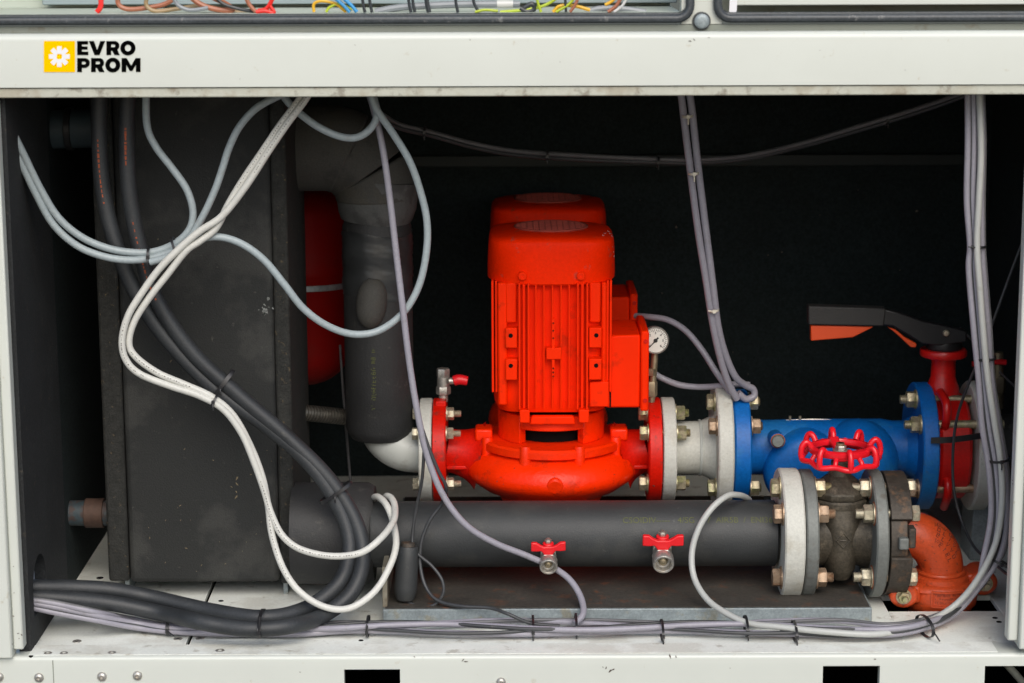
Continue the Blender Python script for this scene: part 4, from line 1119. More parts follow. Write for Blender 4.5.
# ------------------------------------------------------------------ two drain ball valves with red butterfly handles
def ball_valve(px, py, s, label):
    yb = FY - fr
    c = P(px, py, yb - .05)                       # centre of the open end
    r = thing('ball_valve', c, label, 'ball valve', 'drain ball valves on the black pipe')
    d = V((0, -1, -.34)).normalized()
    o = c - d * .062 * s
    m = MB()
    m.lathe([(.010 * s, -.03), (.010 * s, .002), (.0155 * s, .006), (.0175 * s, .014), (.0175 * s, .028), (.0150 * s, .034), (.0145 * s, .042)], o, d, 32)
    m.lathe([(.0138 * s, .040 * s), (.0185 * s, .042 * s), (.0195 * s, .046 * s), (.0195 * s, .060 * s), (.018 * s, .0625 * s), (.0142 * s, .0615 * s), (.0132 * s, .050 * s), (.006 * s, .048 * s), (0, .048 * s)], o, d, 36)
    m.hexa(o + d * .030 * s, o + d * .041 * s, .0195 * s)
    up_ = V((0, -.20, 1)).normalized()
    b0 = o + d * .022 * s
    m.cyl(b0, b0 + up_ * .030 * s, .008 * s, .007 * s, 20)
    for k in (-1, 1): m.box(b0 + V((k * .0135 * s, 0, .014 * s)), (.006 * s, .012 * s, .018 * s))
    m.build('body', steel, r, bevel=.0006)
    m = MB(); m.ball(o + d * .0495 * s, .0085 * s, 1, .6, 1, 16); m.build('ball', brass_dirty, r)
    t0 = b0 + up_ * .026 * s
    # handle: saddle over the stem with two flared wings
    m = MB()
    fw = V((0, -1, -.2)).normalized()
    poly = [(-.010, .004), (-.018, .008), (-.026, .014), (-.0375, .0145), (-.038, -.006), (-.026, -.007), (-.016, -.006), (-.011, -.012), (-.0095, -.020), (.0095, -.020), (.011, -.012), (.016, -.006), (.026, -.007), (.038, -.006), (.0375, .0145), (.026, .014), (.018, .008), (.010, .004)]
    ux = V((1, 0, .02 if px < 600 else 0)).normalized()
    m.prism([(a * s * .98, b_ * s) for a, b_ in poly], t0 + up_ * .002 + fw * .010 * s, ux, up_, .009 * s)
    m.cyl(t0 - up_ * .004, t0 + up_ * .008 * s, .0125 * s, .0118 * s, 24)
    m.build('handle', red_handle, r, bevel=.0022, bseg=3)
    m = MB(); m.hexa(t0 + up_ * .008 * s, t0 + up_ * .015 * s, .0078 * s); m.cyl(t0 + up_ * .015 * s, t0 + up_ * .0175 * s, .0045 * s, None, 14); m.build('nut', steel, r)
ball_valve(548.5, 567.5, .86, 'smaller ball valve with red wing handle where the lilac cable passes behind')
ball_valve(663.5, 565, 1.02, 'larger ball valve with red wing handle beside the curved pale cable')

# black sensor sleeve hanging in front of the pipe
sl = thing('sensor_sleeve', P(406, 602, .22), 'black taped sensor sleeve hanging beside the end of the thick pipe collar', 'sensor')
m = MB(); a, b_ = P(408, 546, .225), P(405, 601, .215)
L = (b_ - a).length
m.lathe([(0, 0), (.018, 0), (.0195, .003), (.0205, .03), (.0215, L * .75), (.0205, L * .85), (.016, L * .97), (.011, L), (0, L)], a, b_ - a, 28); m.build('sleeve', foam_smooth, sl)
m = MB(); m.lathe([(0, -.003), (.0125, -.003), (.0135, .004), (0, .0045)], a + V((0, 0, .004)), b_ - a, 24); m.build('sleeve_end', iron_brown, sl)

# ------------------------------------------------------------------ cables
def print_on(obj, pts, r, a, b, mat, dash=.0022, gap=.0035, w=.0011, side=V((0, -1, .25))):
    p = spline([P(*q) if len(q) == 3 else P(q[0], q[1], z=q[3]) for q in pts], 24)
    m = MB(); acc = 0; nxt = 0; n = 0
    for i in range(len(p) - 1):
        sd_ = p[i + 1] - p[i]; L = sd_.length
        if a <= i / len(p) <= b and acc >= nxt and random.random() < .8:
            t = sd_.normalized(); nn = (side - t * side.dot(t)).normalized(); bb = t.cross(nn)
            rot = Matrix((t, bb, nn)).transposed()
            m.box(p[i] + nn * r, (dash * random.uniform(.5, 1.3), w * random.uniform(.7, 1.6), .0006), rot); n += 1
            nxt = acc + gap * random.uniform(.7, 1.6)
        acc += L
    m.build('printed_lettering', mat, obj)

def cable(pts, r, mat, label, name='cable', cat='cable', group=None, n=10, seg=12, prints=()):
    w = []
    for q in pts:
        if len(q) == 3: w.append(P(q[0], q[1], q[2]))
        else: w.append(P(q[0], q[1], z=q[3]))
    m = MB(); m.tube(w, r, seg=seg, n=n)
    o = m.build(name, mat, label=label, cat=cat, group=group)
    for a, b, pm, dash, gap, w_ in prints: print_on(o, pts, r, a, b, pm, dash, gap, w_)
    return o
Zf = lambda px, py, z: (px, py, None, z)

# thick black hoses over the tank front
cable([(100, 82, .21), (99, 130, .215), (103, 190, .22), (116, 245, .22), (137, 295, .225), (166, 338, .23), (214, 388, .235), (264, 424, .235), (308, 462, .23), (338, 505, .22), (350, 545, .20), (341, 580, .17), (316, 603, .15), Zf(290, 614, .040), Zf(262, 617.5, .040), Zf(235, 615, .040), Zf(200, 608.5, .042), (150, 597, .17), (112, 590, .16), (75, 587.5, .15), (40, 587, .13), (16, 588, .12)],
      .0143, hose_m, 'outer thick black hose sweeping down the tank and back through the partition hole', 'hose', 'hose', n=10, seg=16, prints=((.055, .105, print_o, .006, .006, .0022),))
cable([(129, 82, .20), (127, 130, .205), (129, 190, .21), (140, 248, .215), (157, 300, .22), (192, 352, .225), (236, 393, .23), (286, 436, .232), (328, 478, .228), (354, 518, .215), (363, 556, .19), (352, 592, .155), (322, 616, .115), Zf(290, 626, .040), Zf(255, 629, .039), Zf(225, 626.5, .041), Zf(195, 621, .046), (162, 613.5, .128), (112, 603.5, .13), (62, 598.5, .125), (40, 597, .12), (16, 596, .115)],
      .0143, hose_m, 'inner thick black hose with orange print crossing under the grey cable loop', 'hose', 'hose', n=10, seg=16, prints=((.045, .075, print_o, .007, .006, .0028), (.12, .19, print_o, .006, .006, .002)))
# grey looping cables
G = 'grey cables looping over the tank'
cable([(-6, 127, .125), (10, 130, .118), (21, 149, .122), (40, 188, .14), (58, 217, .15), (80, 236, .155), (104, 247, .16), (128, 252, .165), (152, 252, .167), (174, 244, .168), (189, 230, .168), (193, 212, .168), (187, 190, .168), (172, 168, .168), (156, 147, .167), (147, 125, .165), (146, 84, .16)],
      .0066, c_grey, 'grey cable rising from the tied pair, bent steeply up across the tank beside the hoses', group=G)
cable([(-6, 131, .13), (9, 136, .124), (19, 158, .126), (36, 194, .14), (53, 224, .15), (76, 245, .155), (102, 256, .158), (128, 260, .16), (152, 258, .16), (172, 251, .16), (188, 240, .16), (203, 216, .16), (215, 190, .16), (222, 170, .16), (229, 148, .158), (240, 126, .155), (258, 107, .152), (286, 92, .15), (296, 84, .15)],
      .0066, c_grey, 'grey cable from the tied pair curving up to the beam beside the white cables', group=G)
cable([(150, 262, .150), (168, 257, .148), (184, 248, .146), (200, 239, .145), (220, 237, .145), (242, 244, .146), (264, 260, .15), (284, 284, .155), (303, 308, .165), (326, 325, .18), (352, 334, .20), (378, 331, .21), (402, 314, .215), (418, 288, .215), (426, 255, .212), (427, 222, .208), (420, 190, .2), (409, 160, .19), (392, 132, .18), (376, 108, .17), (368, 84, .165)],
      .0066, c_grey, 'long grey cable making the wide open loop past the black riser pipe', group=G)
cable([(276, 84, .17), (288, 102, .17), (304, 117, .172), (322, 129, .175), (342, 137, .178), (358, 137, .178), (371, 128, .177), (377, 114, .175), (373, 96, .172), (369, 84, .17)],
      .0066, c_grey, 'short grey cable hanging in a shallow U below the beam at the insulated elbow', group=G)
# white pair
W = 'white cables tied in a pair'
cable([(318, 78, .11), (305, 100, .112), (287, 124, .114), (268, 152, .118), (246, 186, .122), (222, 216, .126), (200, 231, .128), (181, 247, .13), (160, 268, .13), (143, 291, .13), (128, 316, .13), (122, 341, .13), (126, 360, .132), (140, 374, .135), (170, 386, .14), (200, 396, .143), (224, 410, .145), (242, 434, .146), (254, 462, .146), (264, 490, .145), (271, 513, .142), (282, 535, .136), (300, 549, .13), (330, 556, .125), (360, 553, .125), (380, 539, .14), (393, 522, .19), (395, 508, .24), (392, 499, .275), (387, 496, .305), (384, 499, .36)],
      .0063, c_white, 'white cable that makes the smaller upper loop beside the pipe collar', group=W, prints=((.02, .12, ink_soft, .0022, .0034, .0012), (.34, .44, ink_soft, .0022, .0034, .0012), (.62, .80, ink_soft, .0022, .0034, .0012)))
cable([(312, 78, .118), (299, 100, .12), (281, 124, .122), (262, 152, .124), (243, 180, .128), (228, 205, .132), (216, 228, .134), (200, 241, .134), (186, 251, .134), (167, 275, .136), (149, 298, .137), (134, 322, .138), (129, 343, .139), (136, 357, .14), (158, 373, .143), (186, 385, .146), (212, 397, .149), (233, 415, .152), (250, 445, .152), (262, 476, .150), (268, 505, .146), (272, 535, .138), (283, 568, .125), (300, 592, .112), (325, 607, .105), (350, 608, .105), (374, 592, .12), (389, 568, .145), (396, 545, .18), (393, 522, .225), (387, 506, .25), (380, 498, .28), (375, 497, .31), (372, 501, .36)],
      .0063, c_white, 'white cable that makes the larger lower loop hanging over the floor bundle', group=W, prints=((.03, .13, ink_soft, .0022, .0034, .0012), (.38, .46, ink_soft, .0022, .0034, .0012), (.60, .68, ink_soft, .0022, .0034, .0012)))

# lilac cable dropping in front of the riser pipe to the floor bundle
cable([(366, 84, .20), (374, 110, .20), (383, 150, .20), (390, 200, .20), (397, 260, .2), (403, 310, .2), (409, 360, .2), (417, 410, .2), (427, 455, .2), (443, 495, .2), (466, 525, .2), (495, 543, .21), (525, 555, .225), (552, 567, .23), (570, 580, .21), (581, 598, .18), (583, 614, .14), (574, 624, .12)],
      .0060, c_lilac, 'long lilac grey cable dropping past the riser pipe and under the smaller ball valve')
cable([(397, 255, .215), (402, 310, .215), (407, 355, .21), (414, 400, .205), (426, 440, .2), (438, 470, .2), (446, 487, .205), (442, 503, .235), (430, 520, .235), (422, 540, .232), (420, 562, .225), (425, 585, .21), (437, 600, .19), (460, 606, .17), (490, 608, .155), (508, 614, .13), Zf(530, 623, .016), Zf(560, 626, .012)],
      .0034, c_dark, 'thin black cable following the lilac cable down and over the pipe to the floor')
cable([(424, 452, .20), (422, 480, .215), (417, 505, .236), (413, 530, .236), (413, 548, .228), (420, 556, .22), (432, 566, .21), (442, 580, .2), (443, 594, .195), (434, 605, .195), (420, 607, .2), (408, 602, .212)],
      .0030, c_dark, 'thin black cable curling round the sensor sleeve in a small loop')

# cables on the floor from partition hole to the right bundle
B = 'cables in the bundle along the floor'
def floor_run(dy, dz, r, mat, label, left=(24, 597), right_top=0, amp=2.0, ph=0.0, dxr=0.0, full=True, x_end=None):
    pts = [(10, 600.5 + dy * .7, .085), (38, 604.5 + dy * .9, .085), (60, 608.5 + dy * 1.0, .088), (95, 615.5 + dy * .9, .092), Zf(135, 623.5 + dy * .8, .012 + dz * .6), Zf(170, 628.5 + dy * .6, .009 + dz * .5), Zf(212, 630 + dy * .7, .008 + dz * .4), Zf(255, 631 + dy * .6, .007 + dz * .2), Zf(300, 630 + dy * .8, .008 + dz * .5)]
    for px in (345, 390, 440, 490, 540, 590, 640, 690, 740, 790, 840):
        pts.append(Zf(px, 627.5 + dy + amp * math.sin(px * .021 + ph), .010 + dz))
    if full:
        pts += [Zf(885, 630 + dy, .012 + dz), Zf(920, 625 + dy * .9, .016 + dz), (952, 612 + dy * .8, .155), (976, 588 + dy * .6, .165), (992 + dxr, 555, .165), (999 + dxr, 515, .16), (997 + dxr, 470, .15), (990 + dxr, 425, .14), (985 + dxr * .8, 380, .13), (981 + dxr * .9, 330, .12), (976 + dxr * .9, 270, .115), (976 + dxr * .75, 245, .113), (974 + dxr * .9, 200, .11), (975 + dxr * .9, 140, .105), (974 + dxr * .8, 80, .10)]
    elif x_end: pts.append(Zf(x_end, 630, .012))
    cable(pts, r, mat, label, group=B)
floor_run(-4, .000, .0054, c_lilac, 'lilac cable along the back of the floor bundle, rising with the hanging strands', amp=3.0, ph=0.2, dxr=-8)
floor_run(-.5, .011, .0054, c_lilac, 'lilac cable riding on top of the floor bundle below the steel tray', amp=3.0, ph=1.9, dxr=-1)
floor_run(5, .000, .0054, c_lilac, 'lilac cable along the front edge of the floor bundle next to the sill', amp=1.6, ph=3.4, dxr=8)
floor_run(2.5, .006, .0034, c_dark, 'thin black cable woven along the front of the floor bundle', amp=3.4, ph=4.4, dxr=3)
floor_run(-2, .012, .0034, c_dark, 'thin black cable woven over the back of the floor bundle', amp=3.8, ph=2.6, dxr=-4)
floor_run(-6, .004, .0032, c_mid, 'thin smoke grey cable half hidden behind the floor bundle', amp=2.0, ph=5.4, dxr=11)

# hanging strands of the right bundle
HB = 'strands of the cable bundle hanging by the right post'
for dx, mat, r, lab in ((-5, c_mid, .0042, 'smoke grey strand hanging innermost in the cable bundle by the post'),
                        (6, c_dark, .0045, 'dark strand hanging at the outer side of the cable bundle by the post')):
    cable([(972 + dx, 80, .115), (973 + dx, 140, .118), (974 + dx * .9, 200, .12), (975 + dx * .7, 242, .122), (980 + dx * .8, 300, .128), (984 + dx, 350, .135), (988 + dx, 400, .145), (995 + dx, 450, .155), (1001 + dx * .6, 500, .165), (999 + dx * .5, 540, .17), (985 + dx * .5, 577, .172), (962 + dx * .5, 602, .17), Zf(930 + dx, 622, .02), Zf(890, 632 + dx * .2, .012), Zf(840, 634 + dx * .2, .012), Zf(780, 632, .012)],
          r, mat, lab, group=HB)
# pale cable in an arc from the floor bundle up to the pipe flange
cable([(749, 500, .37), (745, 497, .33), (738, 495, .29), (727, 496, .262), (712, 508, .24), (699, 528, .23), (692, 552, .22), (694, 577, .2), (706, 598, .165), (724, 612, .13), Zf(748, 623, .024), Zf(780, 627, .024), Zf(830, 632, .022), Zf(875, 634, .018), Zf(915, 627, .018), (950, 609, .145), (975, 583, .148), (995, 545, .145), (1002, 505, .14), (1001, 465, .135), (995, 425, .125), (988, 380, .115), (983, 330, .107), (980, 290, .102), (977, 246, .10), (979, 200, .097), (981, 150, .095), (979, 80, .092)],
      .0058, c_pale, 'pale grey cable arching past the larger ball valve and up the hanging bundle')

# lilac cables hanging from the beam to the blue flange
H = 'lilac cables hanging from the beam to the blue flange'
cable([(680, 84, .38), (683, 110, .39), (689, 160, .41), (698, 230, .44), (706, 280, .46), (713, 325, .48), (720, 357, .50), (728, 382, .52), (737, 399, .535)], .0068, c_lilac, 'inner lilac cable hanging from the beam, tied to its twin with a white tie', group=H)
cable([(688, 84, .38), (692, 110, .39), (698, 165, .41), (706, 230, .44), (713, 285, .46), (718, 325, .48), (725, 353, .50), (735, 376, .52), (745, 385, .54), (753, 389, .55), (754, 396, .55), (746, 399, .545), (738, 393, .54)], .0068, c_lilac, 'outer lilac cable hanging from the beam and ending in a small curl', group=H)
cable([(636, 316, .70), (650, 317, .66), (668, 320, .64), (686, 331, .62), (702, 350, .60), (716, 372, .58), (728, 389, .56), (736, 400, .55)], .0062, c_lilac, 'lilac cable arching over from behind the gauge to the blue flange', group=H)
cable([(655, 374, .62), (664, 379, .62), (680, 385, .61), (700, 387, .60), (720, 386, .58), (738, 384, .57), (750, 385, .565)], .0062, c_lilac, 'short lilac cable running level from the gauge stem to the blue flange', group=H)

# dark pair sagging across the back wall
D = 'dark cables sagging across the back'
cable([(381, 114, .50), (400, 125, .55), (430, 132, .6), (470, 143, .65), (515, 151, .7), (570, 155, .75), (630, 158, .78), (690, 160, .78), (745, 156, .75), (800, 144, .7), (850, 129, .65), (900, 114, .6), (940, 101, .55), (975, 88, .5)], .0050, c_mid, 'smoke grey cable sagging across the dark back, upper of the pair', group=D)
cable([(383, 121, .50), (402, 129, .55), (432, 136, .6), (472, 147, .65), (515, 155, .7), (570, 159, .75), (630, 161.5, .78), (690, 163, .78), (745, 159, .75), (800, 147, .7), (850, 133, .65), (900, 118, .6), (940, 105, .55), (980, 90, .5)], .0042, c_dark, 'darker thin cable sagging across the dark back, lower of the pair', group=D)
# thin wires on the right
cable([(1030, 222, .30), (1010, 275, .30), (993, 322, .30), (985, 345, .32), (968, 385, .36), (957, 418, .40), (953, 452, .42), (954, 490, .42), (962, 522, .40), (975, 548, .33), (992, 562, .26), (1008, 575, .20)], .0028, c_dark, 'thin black cable slanting behind the hanging bundle and down past the red valve')
cable([(960, 328, .66), (978, 346, .68), (990, 356, .70)], .0022, c_mid, 'thin grey wire slanting down beside the lever pivot')
cable([(1000, 372, .72), (1012, 384, .66), (1026, 396, .6)], .0022, c_mid, 'thin grey wire leading from the tee valve to the post')
cable([(340, 345, .74), (343, 390, .74), (347, 440, .74), (352, 500, .74)], .0026, c_mid, 'thin dark grey wire hanging straight down beside the corrugated hose')
# black strap from the blue flange to the hanging bundle
m = MB(); ptsS = [P(931, 440.5, PY - .131), P(948, 440, PY - .134), P(966, 438, PY - .134), P(985, 435, PY - .131)]
prev = None; rings = []
for q in spline(ptsS, 6): rings.append([q + V((0, -.001, -.006)), q + V((0, .001, -.006)), q + V((0, .001, .006)), q + V((0, -.001, .006))])
m._quads(rings); m.build('rubber_strap', tie_m, label='flat black strap stretched across the red butterfly valve body', cat='strap')

# cable ties: a band round the bundle with head and tail
def tie(px, py, Y=None, z=None, ax=(1, 0, 0), ra=.012, rb=.008, mat=tie_m, label='', tail=V((0, -.004, -.014)), w=.0022):
    c = P(px, py, Y) if Y is not None else P(px, py, z=z)
    u, v, d = frame(ax)
    m = MB(); rings = []
    for k in range(28):
        a = 2 * math.pi * k / 28
        e = u * math.cos(a) * ra + v * math.sin(a) * rb
        en = e.normalized()
        rings.append([c + e - d * w, c + e + en * .0016 - d * w, c + e + en * .0016 + d * w, c + e + d * w])
    m._quads(rings, loop=True)
    hd = c + V((0, -1, .35)).normalized() * max(ra, rb) * .9
    e2 = u * ra if abs(u.y) > .3 else v * rb
    hp = c + (V((0, -1, 0)) - d * V((0, -1, 0)).dot(d)).normalized() * (ra if abs(u.y) > abs(v.y) else rb)
    m.box(hp, (.0055, .006, .0065))
    m.tube([hp, hp + tail * .5 + V((0, -.002, 0)), hp + tail], .0014, seg=6, n=4)
    m.build('cable_tie', mat, label=label, cat='cable tie', group='cable ties')
T = lambda *a, **k: tie(*a, **k)
T(149, 256, .162, ax=(1, 0, 0), ra=.014, rb=.014, label='black cable tie on the grey pair, the one nearer the hoses')
T(176, 248, .152, ax=(1, 0, .35), ra=.018, rb=.020, label='black cable tie joining the grey pair to the white pair on the tank')
T(214, 401, .148, ax=(1, 0, -.55), ra=.012, rb=.013, label='black cable tie round the white pair just below the hoses')
T(222, 385, .232, ax=(1, 0, -.8), ra=.020, rb=.034, w=.0035, label='wide black cable tie clamping both thick hoses in front of the tank')
T(336, 492, .225, ax=(.6, 0, -.9), ra=.02, rb=.034, w=.003, label='black cable tie round both thick hoses near the pipe collar')
T(262, 623, z=.040, ax=(1, 0, .05), ra=.052, rb=.019, w=.003, tail=V((.003, -.002, .03)), label='black cable tie round both thick hoses where they lie on the floor')
T(170, 624, z=.014, ax=(1, 0, 0), ra=.036, rb=.0155, w=.003, tail=V((.014, -.012, -.006)), label='black cable tie on the floor bundle between partition and hoses')
T(368, 626, z=.014, ax=(1, 0, 0), ra=.036, rb=.0155, tail=V((0, 0, .016)), label='black cable tie on the floor bundle below the larger white loop')
T(533, 626, z=.014, ax=(1, 0, 0), ra=.036, rb=.0155, label='black cable tie on the floor bundle just before the lilac cable lands')
T(576, 624, z=.014, ax=(1, 0, 0), ra=.036, rb=.0155, label='black cable tie on the floor bundle where the lilac cable lands')
T(662, 630, z=.014, ax=(1, 0, 0), ra=.036, rb=.0155, label='black cable tie on the floor bundle below the larger ball valve')
T(746, 626, z=.015, ax=(1, 0, 0), ra=.036, rb=.0155, label='black cable tie holding the arching pale cable to the floor bundle')
T(794.5, 631, z=.014, ax=(1, 0, 0), ra=.036, rb=.0155, label='black cable tie on the floor bundle below the gate valve flange')
T(925, 626, z=.018, ax=(1, .3, .08), ra=.032, rb=.018, tail=V((.008, -.02, -.012)), w=.003, label='black cable tie on the floor bundle in front of the orange elbow')
T(1000, 562, .165, ax=(.5, 0, 1), ra=.018, rb=.020, tail=V((.016, -.003, -.006)), label='black cable tie low on the hanging bundle beside the orange elbow')
T(999, 459, .15, ax=(-.15, 0, 1), ra=.018, rb=.021, label='black cable tie on the hanging bundle beside the white outlet flange')
T(986, 358, .132, ax=(-.1, 0, 1), ra=.016, rb=.019, tail=V((.01, -.002, .004)), label='black cable tie on the hanging bundle level with the tee valve')
T(977, 246, .118, ax=(0, 0, 1), ra=.014, rb=.018, tail=V((-.02, -.003, .002)), label='black cable tie highest on the hanging bundle by the post')
T(687.5, 116, .39, ax=(-.1, 0, 1), ra=.009, rb=.016, mat=tie_w, label='white cable tie just below the beam on the lilac pair')
T(693.5, 173, .412, ax=(-.12, 0, 1), ra=.009, rb=.016, mat=tie_w, label='white cable tie midway down the lilac pair')
T(713.5, 310, .472, ax=(-.12, 0, 1), ra=.009, rb=.015, mat=tie_w, tail=V((-.012, -.003, .002)), label='white cable tie lowest on the lilac pair')
for px, py, Y, lab in ((424.5, 132, .59, 'near the riser pipe'), (547, 156, .72, 'above the red pumps'), (658, 162, .78, 'next to the lilac pair'), (887, 120, .62, 'close to the hanging bundle')):
    T(px, py, Y, ax=(1, 0, -.1), ra=.010, rb=.010, label='black cable tie on the sagging dark cables ' + lab)

# ------------------------------------------------------------------ wires in the upper compartment
def wire(pts, r, mat, label, group='loose wires in the upper compartment'):
    cable(pts, r, mat, label, 'wire', 'wire', group, n=8, seg=8)
wy = .10
wire([(97, 12, .08), (100, 8, .08), (101, 2, .085), (100, -12, .09)], .0045, w_red, 'short red wire standing alone above the logo')
wire([(120, -10, wy), (118, 3, wy), (127, 9, wy), (145, 8, wy), (165, 4, wy), (180, -6, wy)], .0042, w_cop, 'copper brown wire in the coil, its lowest loop')
wire([(150, -10, wy - .01), (146, 4, wy - .01), (155, 11, wy - .01), (175, 9, wy), (200, 6, wy), (222, 10, wy), (240, 12, wy), (255, 10, wy)], .0036, w_brown, 'beige wire curving through the copper coil')
wire([(185, -8, wy - .02), (200, 4, wy - .02), (215, 9, wy - .02), (232, 10.5, wy - .02), (226, 4, wy - .01), (205, -6, wy)], .0048, w_cop, 'copper brown wire in the coil, its thickest bend')
wire([(172, -6, wy - .03), (178, 5, wy - .03), (190, 10, wy - .03), (208, 8, wy - .03)], .0035, w_gry, 'dark grey wire curving out of the copper coil')
wire([(210, -10, wy - .03), (222, 3, wy - .03), (240, 9, wy - .03), (258, 12, wy - .02)], .0030, w_blk, 'black wire crossing the copper coil')
wire([(244, -8, wy - .03), (249, 4, wy - .03), (256, 12, wy - .03)], .0036, w_cop, 'short copper wire sloping next to the red wire tangle')
wire([(258, 11, wy - .03), (266, 9, wy - .03), (271, 2, wy - .03), (274, -8, wy - .03)], .0038, w_red, 'bright red wire rising from the tangle beside the copper coil')
wire([(256, 12, wy - .04), (265, 11, wy - .04), (274, 12.5, wy - .04), (270, 6, wy - .04)], .0032, w_red, 'red wire end lying bent in the tangle')
wire([(314, 12, wy - .03), (314, 4, wy - .03), (322, 1, wy - .03), (336, 4, wy - .03), (346, 12, wy - .03)], .0026, w_yel, 'yellow wire arched next to the blue wires')
wire([(326, 12, wy - .03), (330, 7, wy - .03), (340, 4, wy - .03), (352, 10, wy - .03)], .0024, w_yg, 'yellow green wire arched beneath the yellow arch')
wire([(330, -6, wy - .04), (342, 4, wy - .04), (350, 12, wy - .04)], .0030, w_blu, 'blue wire sloping down, first of two')
wire([(338, -6, wy - .045), (350, 4, wy - .045), (357, 12, wy - .045)], .0030, w_blu, 'blue wire sloping down beside the black uprights')
for px, d_, lab in ((363, 0, 'black wire standing upright beside the blue wires'), (370, .01, 'black wire standing upright in front of the grey conduit'), (409, 0, 'black wire crossing upright over the grey conduit'), (413, .02, 'black wire leaning over the grey conduit'),
                    (427, .01, 'thick black wire clipped across the grey conduit'), (456, 0, 'black wire crossing the conduit next to its label'), (474, .01, 'dark wire sloping off the conduit near its label')):
    wire([(px - 1, -8, wy - .05 + d_), (px, 3, wy - .05 + d_), (px + (2 if px != 474 else 5), 12.5, wy - .05 + d_)], .0026 if px != 427 else .004, w_blk, lab)
wire([(375, 12, wy - .01), (395, 8, wy - .01), (420, 6, wy - .01), (455, 4.5, wy - .01), (495, 4, wy - .01), (520, 4, wy - .01)], .006, w_gry, 'grey conduit lying level along the upper compartment')
m = MB(); a, b_ = P(497, 4, wy - .011), P(513, 4, wy - .011); m.cyl(a, b_, .0068, None, 20); m.build('conduit_label', w_wht, label='white paper label wrapped round the grey conduit', cat='label')
wire([(524, 8, wy - .03), (532, 4, wy - .03), (534, 9, wy - .03), (527, 11.5, wy - .03), (520, 8, wy - .03)], .0042, w_blk, 'black wire coiled at the end of the conduit')
wire([(500, 12, wy - .03), (522, 10, wy - .03), (540, 7, wy - .03), (554, 0, wy - .03), (560, -8, wy - .03)], .0026, w_yg, 'yellow green wire passing below the black coil')
wire([(475, 12, wy - .05), (485, 10, wy - .05), (498, 11, wy - .05)], .0024, w_yg, 'short yellow green wire near the conduit label')
wire([(536, -8, wy - .04), (538, 3, wy - .04), (541, 12, wy - .04)], .0024, w_yg, 'yellow green wire standing beside the black coil')
wire([(553, 12, wy - .04), (560, 6, wy - .04), (575, 6, wy - .04), (590, 10, wy - .04)], .0030, w_yel, 'bold yellow wire bent like a hook')
wire([(556, 12, wy - .05), (568, 5, wy - .05), (576, -4, wy - .05)], .0024, w_yg, 'yellow green wire sloping over the yellow hook')
wire([(570, 12, wy - .06), (575, 5, wy - .06), (580, -6, wy - .06)], .0026, w_cop, 'thin copper wire sloping past the yellow hook')
wire([(605, 5, wy - .05), (612, 1, wy - .05), (618, -6, wy - .05)], .0028, w_yel, 'short yellow wire high beside the duct end')
wire([(608, 12, wy - .05), (616, 6, wy - .05), (622, -4, wy - .05)], .0032, w_cop, 'copper wire sloping near the window corner')
wire([(614, 12, wy - .06), (622, 6, wy - .06), (628, -4, wy - .06)], .0024, w_wht, 'white wire sloping near the window corner')
wire([(586, 12, wy - .01), (600, 8.5, wy - .01), (620, 8.5, wy - .01), (646, 12, wy - .01)], .005, w_gry, 'grey conduit end curving down near the window corner')
wire([(565, -6, wy - .05), (565.5, 4, wy - .05), (566, 12, wy - .05)], .0022, w_blk, 'thin black wire standing behind the yellow hook')

# ------------------------------------------------------------------ wear: paint chips and scuffs lying on their surfaces
from mathutils.bvhtree import BVHTree
def flakes(obj, spots, mat, name, size, stretch=1.6, single=False):
    bpy.context.view_layer.update()
    bm = bmesh.new(); bm.from_mesh(obj.data); bm.transform(obj.matrix_world)
    tree = BVHTree.FromBMesh(bm); m = MB(); got = 0
    for px, py, k in spots:
        d = (FWD * F_PX + RIGHT * (px - 512) + UP * (341.5 - py)).normalized()
        loc, nor, idx, dist = tree.ray_cast(CAM, d)
        if loc is None: continue
        if nor.dot(d) > 0: nor = -nor
        u, v, w = frame(nor); a0 = random.uniform(0, 6.28); got += 1
        pts = []
        for j in range(9):
            a = 2 * math.pi * j / 9; r = size * k * random.uniform(.5, 1.25)
            x_, y_ = r * math.cos(a) * stretch, r * math.sin(a) / stretch
            pts.append((x_ * math.cos(a0) - y_ * math.sin(a0), x_ * math.sin(a0) + y_ * math.cos(a0)))
        m.prism(pts, loc + nor * .0003, u, v, -.0006 if u.cross(v).dot(nor) < 0 else .0006)
        if single: m.build(name, mat, obj); m = MB(); got = 0
    bm.free()
    if got: m.build(name, mat, obj)
    else: m.bm.free()
chip = M('bare_chip', (.52, .46, .44), .6, var=.2, vs=80)
dark_chip = M('dark_chip', (.07, .05, .04), .8, var=.3, vs=80)
kids = {c_.name.split('.')[0]: c_ for c_ in pump.children}
flakes(kids['fan_cover'], [(605, 233.5, .9), (608, 231.5, .6), (610, 234, .8), (611.5, 236, .6), (603, 235.5, .5), (612.5, 247, .5), (613.3, 252, .7), (614, 256, .4)], chip, 'paint_chip', .0024, 2.0)
flakes(kids['volute'], [(474 + random.gauss(0, 3), 447 + random.gauss(0, 6), random.uniform(.3, .9)) for k in range(9)] + [(random.uniform(480, 625), random.uniform(455, 490), random.uniform(.2, .5)) for k in range(14)], dark_chip, 'paint_chip', .0022)
for c_ in list(pump.children):
    if c_.name.startswith('flange'):
        flakes(c_, [(random.uniform(434, 447) if k % 2 else random.uniform(647, 659), random.uniform(402, 498), random.uniform(.2, .8)) for k in range(12)], dark_chip, 'paint_chip', .0024, 1.6, True)
parts = {c_.name.split('.')[0]: c_ for c_ in cab.children}
